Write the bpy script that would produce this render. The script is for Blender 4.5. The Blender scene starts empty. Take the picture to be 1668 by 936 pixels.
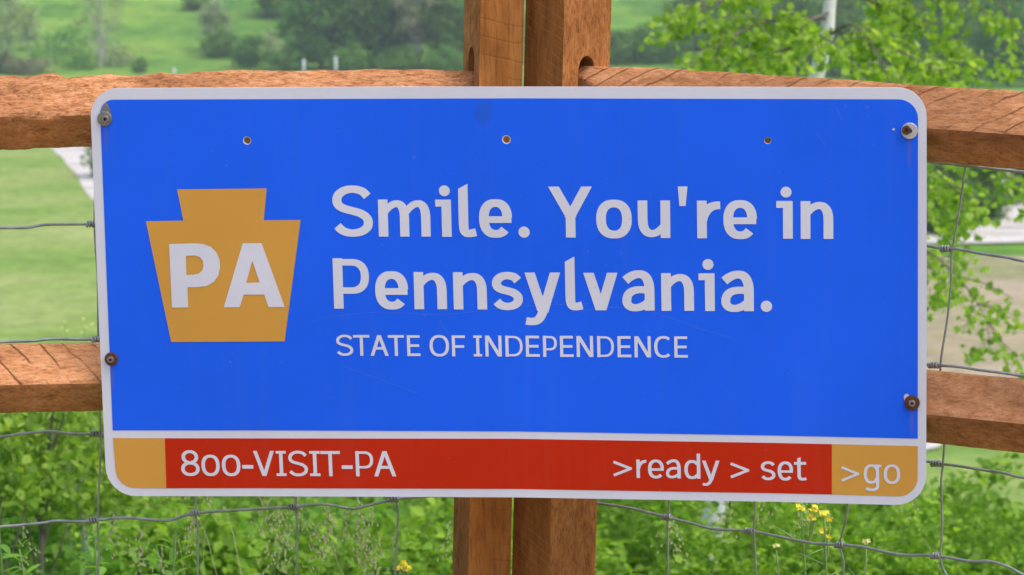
import bpy, math, random
import numpy as np
from mathutils import Vector, Matrix, noise
from mathutils.geometry import delaunay_2d_cdt
from mathutils.bvhtree import BVHTree

SC = bpy.context.scene
COL = SC.collection
R = math.radians

# ------------------------------------------------------------------ camera, sky, sun, exposure
EYE = 1.63                      # photographer's eye height over the ground at the fence
PITCH = R(9.5)
FPX = 5000.0                    # focal length in photograph pixels (1668 wide)
cam = bpy.data.cameras.new('camera')
cam.sensor_width = 36.0
cam.lens = FPX / 1668.0 * 36.0
cam.clip_start = 0.1
cam.clip_end = 5000
cam.dof.use_dof = True
cam.dof.focus_distance = 4.75
cam.dof.aperture_fstop = 12.5
cam_o = bpy.data.objects.new('camera', cam)
COL.objects.link(cam_o)
cam_o.location = (0, 0, EYE)
cam_o.rotation_euler = (R(90) - PITCH, 0, 0)
SC.camera = cam_o

SUN_EL, SUN_AZ = R(64), R(112)   # azimuth clockwise from +Y: high, to the right
world = bpy.data.worlds.new('World')
SC.world = world
world.use_nodes = True
wn = world.node_tree
wn.nodes.clear()
sky = wn.nodes.new('ShaderNodeTexSky')
sky.sky_type = 'NISHITA'
sky.sun_disc = False
sky.sun_elevation = SUN_EL
sky.sun_rotation = SUN_AZ
sky.altitude = 300
sky.air_density = 1.0
sky.dust_density = 4.5
sky.ozone_density = 1.0
wbg = wn.nodes.new('ShaderNodeBackground')
wbg.inputs['Strength'].default_value = 0.15
wout = wn.nodes.new('ShaderNodeOutputWorld')
wn.links.new(sky.outputs[0], wbg.inputs['Color'])
wn.links.new(wbg.outputs[0], wout.inputs['Surface'])

sun = bpy.data.lights.new('sun', 'SUN')
sun.energy = 0.7
sun.angle = R(50)
sun.color = (1.0, 0.93, 0.89)
sun_o = bpy.data.objects.new('sun', sun)
COL.objects.link(sun_o)
sdir = Vector((math.sin(SUN_AZ) * math.cos(SUN_EL), math.cos(SUN_AZ) * math.cos(SUN_EL), math.sin(SUN_EL)))
sun_o.rotation_euler = sdir.to_track_quat('Z', 'Y').to_euler()
sun_o.location = (0, 0, 30)

SC.view_settings.view_transform = 'Standard'
SC.view_settings.look = 'None'
SC.view_settings.exposure = 1.0
SC.view_settings.gamma = 1.0
SC.cycles.max_bounces = 8
SC.cycles.volume_bounces = 0
SC.cycles.volume_step_rate = 1.0

# ------------------------------------------------------------------ helpers
CAMF = Vector((0, math.cos(PITCH), -math.sin(PITCH)))
CAMU = Vector((0, math.sin(PITCH), math.cos(PITCH)))
CAMP = Vector((0, 0, EYE))


def ray(px, py):
    return CAMF + Vector((1, 0, 0)) * ((px - 834) / FPX) + CAMU * ((468 - py) / FPX)


def at(px, py, Y):
    """measured direction and forward distance -> world point"""
    d = ray(px, py)
    return CAMP + d * (Y / d.y)


def tag(o, label=None, cat=None, group=None, kind=None):
    if label: o['label'] = label
    if cat: o['category'] = cat
    if group: o['group'] = group
    if kind: o['kind'] = kind
    return o


def thing(name, label, cat, loc, group=None):
    o = bpy.data.objects.new(name, None)
    o.empty_display_size = 0.1
    COL.objects.link(o)
    o.location = loc
    return tag(o, label, cat, group)


def rootloc(p):
    while p.parent is not None:
        p = p.parent
    return Vector(p.location)


def mesh_data(name, verts, faces, mat, smooth=False):
    me = bpy.data.meshes.new(name)
    me.from_pydata([tuple(v) for v in verts], [], faces)
    if mat: me.materials.append(mat)
    if smooth:
        me.polygons.foreach_set('use_smooth', [True] * len(me.polygons))
    me.update()
    return me


def quads_mesh(name, V, F, mat, smooth=False):
    """fast path: numpy verts (n,3), faces (m,k)"""
    me = bpy.data.meshes.new(name)
    V = np.asarray(V, dtype=np.float32)
    F = np.asarray(F, dtype=np.int32)
    me.vertices.add(len(V))
    me.vertices.foreach_set('co', V.ravel())
    k = F.shape[1]
    me.loops.add(F.size)
    me.loops.foreach_set('vertex_index', F.ravel())
    me.polygons.add(len(F))
    me.polygons.foreach_set('loop_start', np.arange(0, F.size, k, dtype=np.int32))
    me.polygons.foreach_set('loop_total', np.full(len(F), k, dtype=np.int32))
    if smooth:
        me.polygons.foreach_set('use_smooth', np.ones(len(F), dtype=bool))
    me.update(calc_edges=True)
    if mat: me.materials.append(mat)
    return me


def link(name, me, parent=None, M=None):
    """M: world matrix of the mesh; the parents are unrotated things"""
    o = bpy.data.objects.new(name, me)
    COL.objects.link(o)
    M = M or Matrix.Identity(4)
    if parent is not None:
        o.parent = parent
        if parent.type == 'EMPTY':
            o.matrix_basis = Matrix.Translation(-rootloc(parent)) @ M
        else:
            pm = Matrix.Translation(rootloc(parent)) @ parent.matrix_basis
            o.matrix_basis = pm.inverted() @ M
    else:
        o.matrix_basis = M
    return o


def catmull(pts, n=6):
    pts = [Vector(p) for p in pts]
    if len(pts) < 3: return pts
    out = []
    ext = [pts[0] * 2 - pts[1]] + pts + [pts[-1] * 2 - pts[-2]]
    for i in range(1, len(ext) - 2):
        a, b, c, d = ext[i - 1:i + 3]
        for k in range(n):
            t = k / n
            out.append(0.5 * ((2 * b) + (c - a) * t + (2 * a - 5 * b + 4 * c - d) * t * t + (3 * b - a - 3 * c + d) * t ** 3))
    out.append(pts[-1])
    return out


def tube(pts, rad, sides=6, V=None, F=None, jitter=0.0, rng=None):
    """appends a capped tube to V, F; rad is a number or a list"""
    V = [] if V is None else V
    F = [] if F is None else F
    pts = [Vector(p) for p in pts]
    n = len(pts)
    rads = rad if isinstance(rad, (list, tuple)) else [rad] * n
    base = len(V)
    t0 = (pts[1] - pts[0]).normalized()
    up = Vector((0, 0, 1)) if abs(t0.z) < 0.9 else Vector((1, 0, 0))
    a = t0.cross(up).normalized()
    for i in range(n):
        t = (pts[min(i + 1, n - 1)] - pts[max(i - 1, 0)]).normalized()
        a = (a - t * a.dot(t)).normalized()
        b = t.cross(a)
        for k in range(sides):
            an = 2 * math.pi * k / sides
            r = rads[i] * (1 + (rng.uniform(-jitter, jitter) if rng else 0))
            V.append(pts[i] + (a * math.cos(an) + b * math.sin(an)) * r)
    for i in range(n - 1):
        for k in range(sides):
            k2 = (k + 1) % sides
            F.append((base + i * sides + k, base + i * sides + k2, base + (i + 1) * sides + k2, base + (i + 1) * sides + k))
    F.append(tuple(base + k for k in reversed(range(sides))))
    F.append(tuple(base + (n - 1) * sides + k for k in range(sides)))
    return V, F


# ------------------------------------------------------------------ materials
def new_mat(name):
    m = bpy.data.materials.new(name)
    m.use_nodes = True
    nt = m.node_tree
    b = nt.nodes['Principled BSDF']
    return m, nt, b


def nd(nt, kind, **kw):
    n = nt.nodes.new(kind)
    for k, v in kw.items():
        if k in n.inputs: n.inputs[k].default_value = v
        else: setattr(n, k, v)
    return n


def ramp(nt, stops):
    n = nt.nodes.new('ShaderNodeValToRGB')
    e = n.color_ramp.elements
    while len(e) < len(stops): e.new(0.5)
    for i, (p, c) in enumerate(stops):
        e[i].position = p
        e[i].color = (c[0], c[1], c[2], 1)
    return n


def mixc(nt, fac, a, b, blend='MIX'):
    n = nt.nodes.new('ShaderNodeMix')
    n.data_type = 'RGBA'
    n.blend_type = blend
    for s, v in ((n.inputs[0], fac), (n.inputs[6], a), (n.inputs[7], b)):
        if hasattr(v, 'links'): nt.links.new(v, s)
        elif isinstance(v, (int, float)): s.default_value = v
        else: s.default_value = (v[0], v[1], v[2], 1)
    return n.outputs[2]


def mapped(nt, scale, coord='Object', loc=(0, 0, 0), rot=(0, 0, 0)):
    tc = nt.nodes.new('ShaderNodeTexCoord')
    mp = nt.nodes.new('ShaderNodeMapping')
    mp.inputs['Scale'].default_value = scale
    mp.inputs['Location'].default_value = loc
    mp.inputs['Rotation'].default_value = rot
    nt.links.new(tc.outputs[coord], mp.inputs['Vector'])
    return mp.outputs['Vector']


def plain(name, color, rough=0.5, metal=0.0, mottle=0.06, scale=40.0, spec=0.5):
    m, nt, b = new_mat(name)
    n = nd(nt, 'ShaderNodeTexNoise', Scale=scale, Detail=4.0)
    nt.links.new(mapped(nt, (1, 1, 1)), n.inputs['Vector'])
    r = ramp(nt, [(0.3, [c * (1 - mottle) for c in color]), (0.7, [min(1, c * (1 + mottle)) for c in color])])
    nt.links.new(n.outputs['Fac'], r.inputs['Fac'])
    nt.links.new(r.outputs['Color'], b.inputs['Base Color'])
    b.inputs['Roughness'].default_value = rough
    b.inputs['Metallic'].default_value = metal
    b.inputs['Specular IOR Level'].default_value = spec
    return m


RUNS = [(-0.6283, 0.2803), (0.6239, 0.2593), (-0.6335, -0.1041), (0.6299, -0.1634)]   # under the four bolts


def sheeting(name, color, stain=None):
    """printed retroreflective sheeting: fine weave, slight mottling, a smudge where asked"""
    m, nt, b = new_mat(name)
    v = mapped(nt, (1, 1, 1))
    n = nd(nt, 'ShaderNodeTexNoise', Scale=3.0, Detail=5.0, Roughness=0.6)
    nt.links.new(v, n.inputs['Vector'])
    r = ramp(nt, [(0.3, [c * 0.93 for c in color]), (0.7, [min(1, c * 1.06) for c in color])])
    nt.links.new(n.outputs['Fac'], r.inputs['Fac'])
    col = r.outputs['Color']
    # dust specks
    n2 = nd(nt, 'ShaderNodeTexNoise', Scale=90.0, Detail=2.0)
    nt.links.new(v, n2.inputs['Vector'])
    r2 = ramp(nt, [(0.70, (0, 0, 0)), (0.80, (1, 1, 1))])
    nt.links.new(n2.outputs['Fac'], r2.inputs['Fac'])
    mx = nd(nt, 'ShaderNodeMath', operation='MULTIPLY')
    mx.inputs[1].default_value = 0.25
    nt.links.new(r2.outputs['Color'], mx.inputs[0])
    col = mixc(nt, mx.outputs[0], col, (0.30, 0.29, 0.30))
    if stain:
        (sx, sy, sw, sh, sc) = stain
        vm = mapped(nt, (1 / sw, 1 / sh, 0.0), loc=(-sx / sw, -sy / sh, 0))
        nz = nd(nt, 'ShaderNodeTexNoise', Scale=2.2, Detail=4.0)
        nt.links.new(vm, nz.inputs['Vector'])
        g = nd(nt, 'ShaderNodeVectorMath', operation='LENGTH')
        nt.links.new(vm, g.inputs[0])
        ad = nd(nt, 'ShaderNodeMath', operation='ADD')
        nt.links.new(g.outputs['Value'], ad.inputs[0])
        nt.links.new(nz.outputs['Fac'], ad.inputs[1])
        rr = ramp(nt, [(0.75, (0.8, 0.8, 0.8)), (1.0, (0, 0, 0))])
        sc2 = nd(nt, 'ShaderNodeMath', operation='MULTIPLY')
        sc2.inputs[1].default_value = 0.72
        nt.links.new(ad.outputs[0], sc2.inputs[0])
        rr.color_ramp.elements[0].color = (0.5, 0.5, 0.5, 1)
        nt.links.new(sc2.outputs[0], rr.inputs['Fac'])
        col = mixc(nt, rr.outputs['Color'], col, sc)
    for (rx_, ry_) in RUNS:
        vm = mapped(nt, (1 / 0.0042, 1 / 0.034, 0.0), loc=(-rx_ / 0.0042, -(ry_ - 0.028) / 0.034, 0))
        g = nd(nt, 'ShaderNodeVectorMath', operation='LENGTH')
        nt.links.new(vm, g.inputs[0])
        rr = ramp(nt, [(0.35, (0.28, 0.28, 0.28)), (1.0, (0, 0, 0))])
        nt.links.new(g.outputs['Value'], rr.inputs['Fac'])
        col = mixc(nt, rr.outputs['Color'], col, (0.22, 0.11, 0.05))
    # dried rain runs, faint
    st = nd(nt, 'ShaderNodeTexNoise', Scale=1.0, Detail=5.0, Roughness=0.6)
    nt.links.new(mapped(nt, (45, 2.2, 1)), st.inputs['Vector'])
    sr = ramp(nt, [(0.52, (0, 0, 0)), (0.75, (0.022, 0.022, 0.022))])
    nt.links.new(st.outputs['Fac'], sr.inputs['Fac'])
    col = mixc(nt, sr.outputs['Color'], col, (0.42, 0.40, 0.38))
    nt.links.new(col, b.inputs['Base Color'])
    b.inputs['Roughness'].default_value = 0.42
    b.inputs['Specular IOR Level'].default_value = 0.18
    bn = nd(nt, 'ShaderNodeTexNoise', Scale=260.0, Detail=1.0)
    nt.links.new(v, bn.inputs['Vector'])
    bp = nd(nt, 'ShaderNodeBump', Strength=0.05, Distance=0.001)
    nt.links.new(bn.outputs['Fac'], bp.inputs['Height'])
    nt.links.new(bp.outputs[0], b.inputs['Normal'])
    return m


def wood(name, light, mid, dark, grain=(4, 55, 55), saw=None, rough_amp=0.5, knots=True, seed=0.0):
    """rough sawn cedar; local x (grain[0] smallest) runs along the board.
    saw = (bands per metre, slant, strength)"""
    m, nt, b = new_mat(name)
    g = nd(nt, 'ShaderNodeTexNoise', Scale=1.0, Detail=8.0, Roughness=0.65, Distortion=0.5)
    nt.links.new(mapped(nt, grain, loc=(seed, seed, 0)), g.inputs['Vector'])
    r = ramp(nt, [(0.25, dark), (0.48, mid), (0.72, light)])
    nt.links.new(g.outputs['Fac'], r.inputs['Fac'])
    col = r.outputs['Color']
    blot = nd(nt, 'ShaderNodeTexNoise', Scale=9.0, Detail=4.0)
    nt.links.new(mapped(nt, (0.5, 1, 1) if grain[0] < grain[2] else (1, 1, 0.5), loc=(seed, 0, 3)), blot.inputs['Vector'])
    br = ramp(nt, [(0.32, (0.66, 0.62, 0.58)), (0.68, (1.14, 1.12, 1.1))])
    nt.links.new(blot.outputs['Fac'], br.inputs['Fac'])
    col = mixc(nt, 1.0, col, br.outputs['Color'], 'MULTIPLY')
    # crumbly fibre
    fib = nd(nt, 'ShaderNodeTexNoise', Scale=1.0, Detail=6.0, Roughness=0.75)
    nt.links.new(mapped(nt, tuple(x * 3.2 for x in grain), loc=(0, seed, 0)), fib.inputs['Vector'])
    height = fib.outputs['Fac']
    fr = ramp(nt, [(0.36, (0.42, 0.36, 0.32)), (0.52, (1, 1, 1))])
    nt.links.new(fib.outputs['Fac'], fr.inputs['Fac'])
    col = mixc(nt, rough_amp, col, fr.outputs['Color'], 'MULTIPLY')
    if saw:
        per, slant, st = saw
        axis = 'X' if grain[0] < grain[2] else 'Z'
        if axis == 'X': mv = mapped(nt, (per, per * slant, per * slant * -0.4), loc=(seed * 1.7, 0, 0))
        else: mv = mapped(nt, (per * slant, -per * slant * 1.33, per), loc=(0, 0, seed))
        w = nd(nt, 'ShaderNodeTexWave', Scale=0.628, Distortion=2.2, Detail=4.0)
        w.wave_type = 'BANDS'
        w.bands_direction = 'DIAGONAL'
        w.inputs['Detail Scale'].default_value = 1.4
        nt.links.new(mv, w.inputs['Vector'])
        wr = ramp(nt, [(0.0, (1, 1, 1)), (0.025, (0.5, 0.5, 0.5)), (0.06, (0, 0, 0))])
        nt.links.new(w.outputs['Fac'], wr.inputs['Fac'])
        msk = nd(nt, 'ShaderNodeTexNoise', Scale=14.0, Detail=2.0)
        nt.links.new(mapped(nt, (1, 1, 1), loc=(seed, 5, 0)), msk.inputs['Vector'])
        mr = ramp(nt, [(0.34, (0, 0, 0)), (0.54, (1, 1, 1))])
        nt.links.new(msk.outputs['Fac'], mr.inputs['Fac'])
        mm = nd(nt, 'ShaderNodeMath', operation='MULTIPLY')
        nt.links.new(wr.outputs['Color'], mm.inputs[0])
        nt.links.new(mr.outputs['Color'], mm.inputs[1])
        m2 = nd(nt, 'ShaderNodeMath', operation='MULTIPLY')
        m2.inputs[1].default_value = abs(st)
        nt.links.new(mm.outputs[0], m2.inputs[0])
        col = mixc(nt, m2.outputs[0], col, [c * 0.4 for c in dark] if st > 0 else [min(1, c * 1.5) for c in light])
        sb = nd(nt, 'ShaderNodeMath', operation='SUBTRACT')
        nt.links.new(fib.outputs['Fac'], sb.inputs[0])
        nt.links.new(m2.outputs[0], sb.inputs[1])
        height = sb.outputs[0]
    if knots:
        vo = nd(nt, 'ShaderNodeTexVoronoi', Scale=1.0)
        nt.links.new(mapped(nt, (5, 11, 11) if grain[0] < grain[2] else (11, 11, 5), loc=(seed * 3, 1, seed)), vo.inputs['Vector'])
        kr = ramp(nt, [(0.05, (1, 1, 1)), (0.13, (0, 0, 0))])
        nt.links.new(vo.outputs['Distance'], kr.inputs['Fac'])
        km = nd(nt, 'ShaderNodeMath', operation='MULTIPLY')
        km.inputs[1].default_value = 0.7
        nt.links.new(kr.outputs['Color'], km.inputs[0])
        col = mixc(nt, km.outputs[0], col, [c * 0.6 for c in dark])
    nt.links.new(col, b.inputs['Base Color'])
    b.inputs['Roughness'].default_value = 0.85
    b.inputs['Specular IOR Level'].default_value = 0.2
    bp = nd(nt, 'ShaderNodeBump', Strength=0.75, Distance=0.004)
    nt.links.new(height, bp.inputs['Height'])
    nt.links.new(bp.outputs[0], b.inputs['Normal'])
    return m


def leaf_mat(name, c0, c1, c2, trans=0.35, rough=0.6):
    m, nt, b = new_mat(name)
    geo = nt.nodes.new('ShaderNodeNewGeometry')
    r = ramp(nt, [(0.0, c0), (0.55, c1), (1.0, c2)])
    nt.links.new(geo.outputs['Random Per Island'], r.inputs['Fac'])
    oi = nt.nodes.new('ShaderNodeObjectInfo')
    orr = ramp(nt, [(0.0, (0.82, 0.86, 0.85)), (1.0, (1.15, 1.1, 1.0))])
    nt.links.new(oi.outputs['Random'], orr.inputs['Fac'])
    col = mixc(nt, 1.0, r.outputs['Color'], orr.outputs['Color'], 'MULTIPLY')
    nt.links.new(col, b.inputs['Base Color'])
    b.inputs['Roughness'].default_value = rough
    b.inputs['Specular IOR Level'].default_value = 0.15
    tr = nt.nodes.new('ShaderNodeBsdfTranslucent')
    tcol = mixc(nt, 1.0, col, (1.5, 1.55, 0.6), 'MULTIPLY')
    nt.links.new(tcol, tr.inputs['Color'])
    mx = nt.nodes.new('ShaderNodeMixShader')
    mx.inputs[0].default_value = trans
    out = nt.nodes['Material Output']
    nt.links.new(b.outputs[0], mx.inputs[1])
    nt.links.new(tr.outputs[0], mx.inputs[2])
    nt.links.new(mx.outputs[0], out.inputs['Surface'])
    return m


def ground_mat(name, a, bcol, c, s1, s2, bump=0.3, dist=0.05):
    m, nt, b = new_mat(name)
    v = mapped(nt, (1, 1, 1))
    n1 = nd(nt, 'ShaderNodeTexNoise', Scale=s1, Detail=8.0, Roughness=0.62)
    n2 = nd(nt, 'ShaderNodeTexNoise', Scale=s2, Detail=6.0, Roughness=0.7)
    nt.links.new(v, n1.inputs['Vector'])
    nt.links.new(v, n2.inputs['Vector'])
    r1 = ramp(nt, [(0.36, a), (0.5, bcol), (0.63, c)])
    nt.links.new(n1.outputs['Fac'], r1.inputs['Fac'])
    r2 = ramp(nt, [(0.3, (0.62, 0.64, 0.6)), (0.7, (1.25, 1.22, 1.2))])
    nt.links.new(n2.outputs['Fac'], r2.inputs['Fac'])
    col = mixc(nt, 1.0, r1.outputs['Color'], r2.outputs['Color'], 'MULTIPLY')
    nt.links.new(col, b.inputs['Base Color'])
    b.inputs['Roughness'].default_value = 0.95
    b.inputs['Specular IOR Level'].default_value = 0.1
    bp = nd(nt, 'ShaderNodeBump', Strength=bump, Distance=dist)
    nt.links.new(n2.outputs['Fac'], bp.inputs['Height'])
    nt.links.new(bp.outputs[0], b.inputs['Normal'])
    return m


M_WHITE = sheeting('sign_white', (0.745, 0.745, 0.795))
M_GOLD = sheeting('sign_gold', (0.71, 0.355, 0.060))
M_RED = sheeting('sign_red', (0.58, 0.024, 0.002))
M_ALU = plain('bare_aluminium', (0.55, 0.55, 0.56), 0.45, 0.9)
M_STEEL = plain('dull_steel', (0.30, 0.28, 0.25), 0.45, 0.7, 0.3, 300)
M_ZINC = plain('zinc_washer', (0.62, 0.62, 0.60), 0.4, 0.5, 0.15, 300)
M_RUST = plain('rusty_steel', (0.13, 0.05, 0.022), 0.8, 0.2, 0.5, 500)
M_DARK = plain('bolt_socket', (0.03, 0.015, 0.01), 0.8)
M_TORN = plain('torn_sheeting', (0.62, 0.61, 0.58), 0.7)
M_WIRE = plain('galvanised_wire', (0.36, 0.37, 0.36), 0.5, 0.6, 0.25, 60)
M_SCR = plain('scratched_film', (0.06, 0.20, 0.82), 0.5)

RL, RM, RD = (0.78, 0.39, 0.19), (0.61, 0.275, 0.115), (0.34, 0.122, 0.038)
W_RAIL_A = wood('rough_split_cedar', (0.82, 0.43, 0.22), (0.59, 0.26, 0.105), (0.19, 0.062, 0.018), (30, 110, 110), None, 0.95, False, 1.3)
W_RAIL_B = wood('sawn_cedar_rail', RL, RM, RD, (25, 80, 80), (22, -1.25, 0.7), 0.65, False, 4.1)
W_RAIL_C = wood('sawn_cedar_rail_low', RL, RM, RD, (25, 80, 80), (24, -0.7, 0.8), 0.7, False, 8.7)
W_RAIL_D = wood('smooth_cedar_rail', RL, RM, (0.40, 0.155, 0.052), (34, 70, 70), (60, -1.2, 0.16), 0.5, True, 12.9)
W_RAIL_U = wood('plain_sawn_face', RL, RM, RD, (40, 60, 60), (150, 0.8, 0.12), 0.55, False, 17.3)
W_POST_A = wood('sawn_cedar_post', (0.58, 0.235, 0.06), (0.47, 0.172, 0.038), (0.30, 0.095, 0.017), (55, 55, 7), (34, 0.5, 0.14), 0.5, True, 2.2)
W_POST_B = wood('scored_cedar_post', (0.60, 0.25, 0.066), (0.48, 0.18, 0.04), (0.30, 0.095, 0.017), (55, 55, 9), (60, 0.21, -0.30), 0.45, False, 6.4)
W_POST_R = wood('fibrous_cedar_face', (0.64, 0.275, 0.09), (0.52, 0.20, 0.055), (0.26, 0.08, 0.017), (80, 80, 24), None, 0.85, True, 15.4)

L_SHRUB = leaf_mat('shrub_leaf', (0.11, 0.21, 0.022), (0.20, 0.36, 0.038), (0.32, 0.50, 0.065), 0.45)
L_SAPL = leaf_mat('sapling_leaf', (0.10, 0.18, 0.03), (0.20, 0.33, 0.05), (0.36, 0.50, 0.09), 0.45)
L_BIRCH = leaf_mat('birch_leaf', (0.15, 0.27, 0.03), (0.26, 0.42, 0.055), (0.40, 0.54, 0.11), 0.5)
L_WEED = leaf_mat('weed_leaf', (0.11, 0.25, 0.03), (0.18, 0.36, 0.05), (0.26, 0.46, 0.09), 0.45)
L_FAR = leaf_mat('far_leaf', (0.085, 0.185, 0.032), (0.14, 0.27, 0.05), (0.21, 0.35, 0.07), 0.4)
L_FARL = leaf_mat('far_leaf_light', (0.09, 0.20, 0.035), (0.13, 0.28, 0.055), (0.19, 0.35, 0.08), 0.35)
L_PALE = leaf_mat('silver_leaf', (0.25, 0.33, 0.17), (0.36, 0.45, 0.25), (0.48, 0.56, 0.36), 0.35)
L_BARE = leaf_mat('budding_twig', (0.20, 0.21, 0.12), (0.28, 0.30, 0.17), (0.38, 0.39, 0.24), 0.3)
M_BARK = plain('grey_bark', (0.16, 0.13, 0.10), 0.9, 0, 0.4, 12)
M_PALEBARK = plain('pale_bark', (0.50, 0.48, 0.42), 0.9, 0, 0.25, 8)
M_STEM = plain('green_stem', (0.22, 0.33, 0.10), 0.6, 0, 0.2, 20)
M_STRAW = plain('straw', (0.34, 0.35, 0.17), 0.8, 0, 0.2, 60)
M_PETAL = plain('yellow_petal', (0.80, 0.66, 0.02), 0.6, 0, 0.12, 90)
M_PETAL2 = plain('pale_petal', (0.62, 0.64, 0.20), 0.6, 0, 0.12, 90)
M_POSTW = plain('white_marker', (0.75, 0.76, 0.78), 0.6)
G_GRASS = ground_mat('meadow_grass', (0.07, 0.18, 0.022), (0.135, 0.28, 0.030), (0.21, 0.34, 0.045), 0.085, 0.5, 0.4, 0.15)
G_LAWN = ground_mat('mown_grass', (0.13, 0.25, 0.035), (0.225, 0.32, 0.075), (0.30, 0.355, 0.12), 0.11, 2.2, 0.3, 0.05)
G_GRAVEL = ground_mat('pale_gravel', (0.44, 0.41, 0.37), (0.56, 0.53, 0.49), (0.66, 0.63, 0.6), 0.6, 9.0, 0.4, 0.03)
G_BOUNCE = ground_mat('bounce_earth', (0.17, 0.105, 0.04), (0.24, 0.15, 0.06), (0.31, 0.20, 0.09), 1.5, 25.0, 0.4, 0.01)  # brown of the added ground that reflects warm light up at the fence
G_DIRT = ground_mat('dry_field', (0.25, 0.26, 0.12), (0.36, 0.30, 0.19), (0.43, 0.36, 0.26), 0.12, 1.5, 0.3, 0.05)


def bark_birch():
    m, nt, b = new_mat('birch_bark')
    n = nd(nt, 'ShaderNodeTexNoise', Scale=1.0, Detail=5.0)
    nt.links.new(mapped(nt, (9, 9, 30)), n.inputs['Vector'])
    r = ramp(nt, [(0.27, (0.16, 0.14, 0.12)), (0.36, (0.78, 0.74, 0.69)), (0.8, (0.88, 0.85, 0.80))])
    nt.links.new(n.outputs['Fac'], r.inputs['Fac'])
    nt.links.new(r.outputs['Color'], b.inputs['Base Color'])
    b.inputs['Roughness'].default_value = 0.8
    return m


M_BIRCH = bark_birch()

# ------------------------------------------------------------------ terrain
ZP = [(-60, 2.0), (-10, 0.25), (0, 0.0), (5.2, 0.0), (6.5, -0.25), (10, -1.3), (15, -2.9), (25, -5.2), (40, -7.6), (60, -10.0), (90, -12.2),
      (120, -13.9), (200, -20.0), (270, -25.8), (300, -27.0), (330, -25.5), (370, -18.5), (430, -6.0), (520, 14.0), (640, 38.0), (800, 55.0), (1200, 60.0)]
_zy = np.array([p[0] for p in ZP], float)
_zz = np.array([p[1] for p in ZP], float)


def zprof(y):
    # smooth: average of the piecewise line over a window that grows with distance
    w = 0.06 * abs(y) + 0.4
    return float(np.mean(np.interp(np.linspace(y - w, y + w, 9), _zy, _zz)))


def zfun(x, y):
    z = zprof(y)
    d = max(0.0, y - 7)
    k = min(1.0, d / 60.0)
    z += k * (1.3 * noise.noise((x * 0.013, y * 0.010, 0.3)) + 0.4 * noise.noise((x * 0.05, y * 0.04, 2.3)))
    if y > 300:
        z += min(1, (y - 300) / 150.0) * 9.0 * noise.noise((x * 0.009, y * 0.006, 7.1))
    return z


ys = [-60, -40, -25, -15, -8, -4, -1, 1, 3]
yy = 4.0
while yy < 1150:
    ys.append(yy)
    yy += max(0.35, yy * 0.026)
us = np.linspace(-1, 1, 121)
us = np.sign(us) * np.abs(us) ** 1.5
gv, gf = [], []
for y in ys:
    half = 60 + max(0, y) * 0.75
    zp = None
    for u in us:
        x = u * half
        gv.append((x, y, zfun(x, y)))
nu = len(us)
for i in range(len(ys) - 1):
    for j in range(nu - 1):
        a = i * nu + j
        gf.append((a, a + 1, a + nu + 1, a + nu))
ground = link('ground', mesh_data('ground', gv, gf, G_GRASS, True))
tag(ground, 'green grassy slope falling away beyond the fence and rising again as a far hill', None, None, 'structure')
GBVH = BVHTree.FromPolygons([Vector(v) for v in gv], gf)


def zg(x, y):
    h = GBVH.ray_cast(Vector((x, y, 500)), Vector((0, 0, -1)))
    return h[0].z if h[0] is not None else zfun(x, y)


def hit(px, py):
    """where the line of sight meets the ground"""
    h = GBVH.ray_cast(CAMP, ray(px, py).normalized())
    return h[0]


def ribbon(name, centre, widths, mat, off, label, n=14, cross=7):
    pts = catmull([Vector((p[0], p[1], 0)) for p in centre], n)
    m = len(pts)
    ws = np.interp(np.linspace(0, 1, m), np.linspace(0, 1, len(widths)), widths)
    V, F = [], []
    for i, p in enumerate(pts):
        t = (pts[min(i + 1, m - 1)] - pts[max(i - 1, 0)]).normalized()
        nrm = Vector((-t.y, t.x, 0))
        wob = 1 + 0.12 * noise.noise((p.x * 0.2, p.y * 0.2, 1))
        for k in range(cross):
            q = p + nrm * ws[i] * wob * (k / (cross - 1) - 0.5)
            V.append((q.x, q.y, zg(q.x, q.y) + off))
    for i in range(m - 1):
        for k in range(cross - 1):
            a = i * cross + k
            F.append((a, a + 1, a + cross + 1, a + cross))
    o = link(name, mesh_data(name, V, F, mat, True))
    return tag(o, label, None, None, 'structure')


def patch(name, poly, mat, off, label, step=2.0):
    """irregular field draped on the ground; poly in plan"""
    poly = [Vector(p) for p in poly]
    xs = [p.x for p in poly]; yy_ = [p.y for p in poly]
    pts = []
    m = len(poly)
    ring = []
    for i in range(m):
        a, b2 = poly[i], poly[(i + 1) % m]
        k = max(2, int((b2 - a).length / step))
        for j in range(k):
            q = a.lerp(b2, j / k)
            w = step * 0.5
            ring.append(Vector((q.x + w * noise.noise((q.x * 0.15, q.y * 0.15, 3)), q.y + w * noise.noise((q.x * 0.15, q.y * 0.15, 9)))))
    if sum(ring[i - 1].x * ring[i].y - ring[i].x * ring[i - 1].y for i in range(len(ring))) < 0: ring.reverse()
    inner = []
    x = min(xs)
    while x < max(xs):
        y = min(yy_)
        while y < max(yy_):
            inner.append(Vector((x, y)))
            y += step
        x += step
    vs = ring + inner
    vo, eo, fo, _, _, of = delaunay_2d_cdt(vs, [], [list(range(len(ring)))], 0, 1e-4)
    F = [f for f, o_ in zip(fo, of) if o_]
    used = sorted({i for f in F for i in f})
    idx = {u: k for k, u in enumerate(used)}
    V = [(vo[u].x, vo[u].y, zg(vo[u].x, vo[u].y) + off) for u in used]
    o = link(name, mesh_data(name, V, [tuple(idx[i] for i in f) for f in F], mat, True))
    return tag(o, label, None, None, 'structure')


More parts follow.
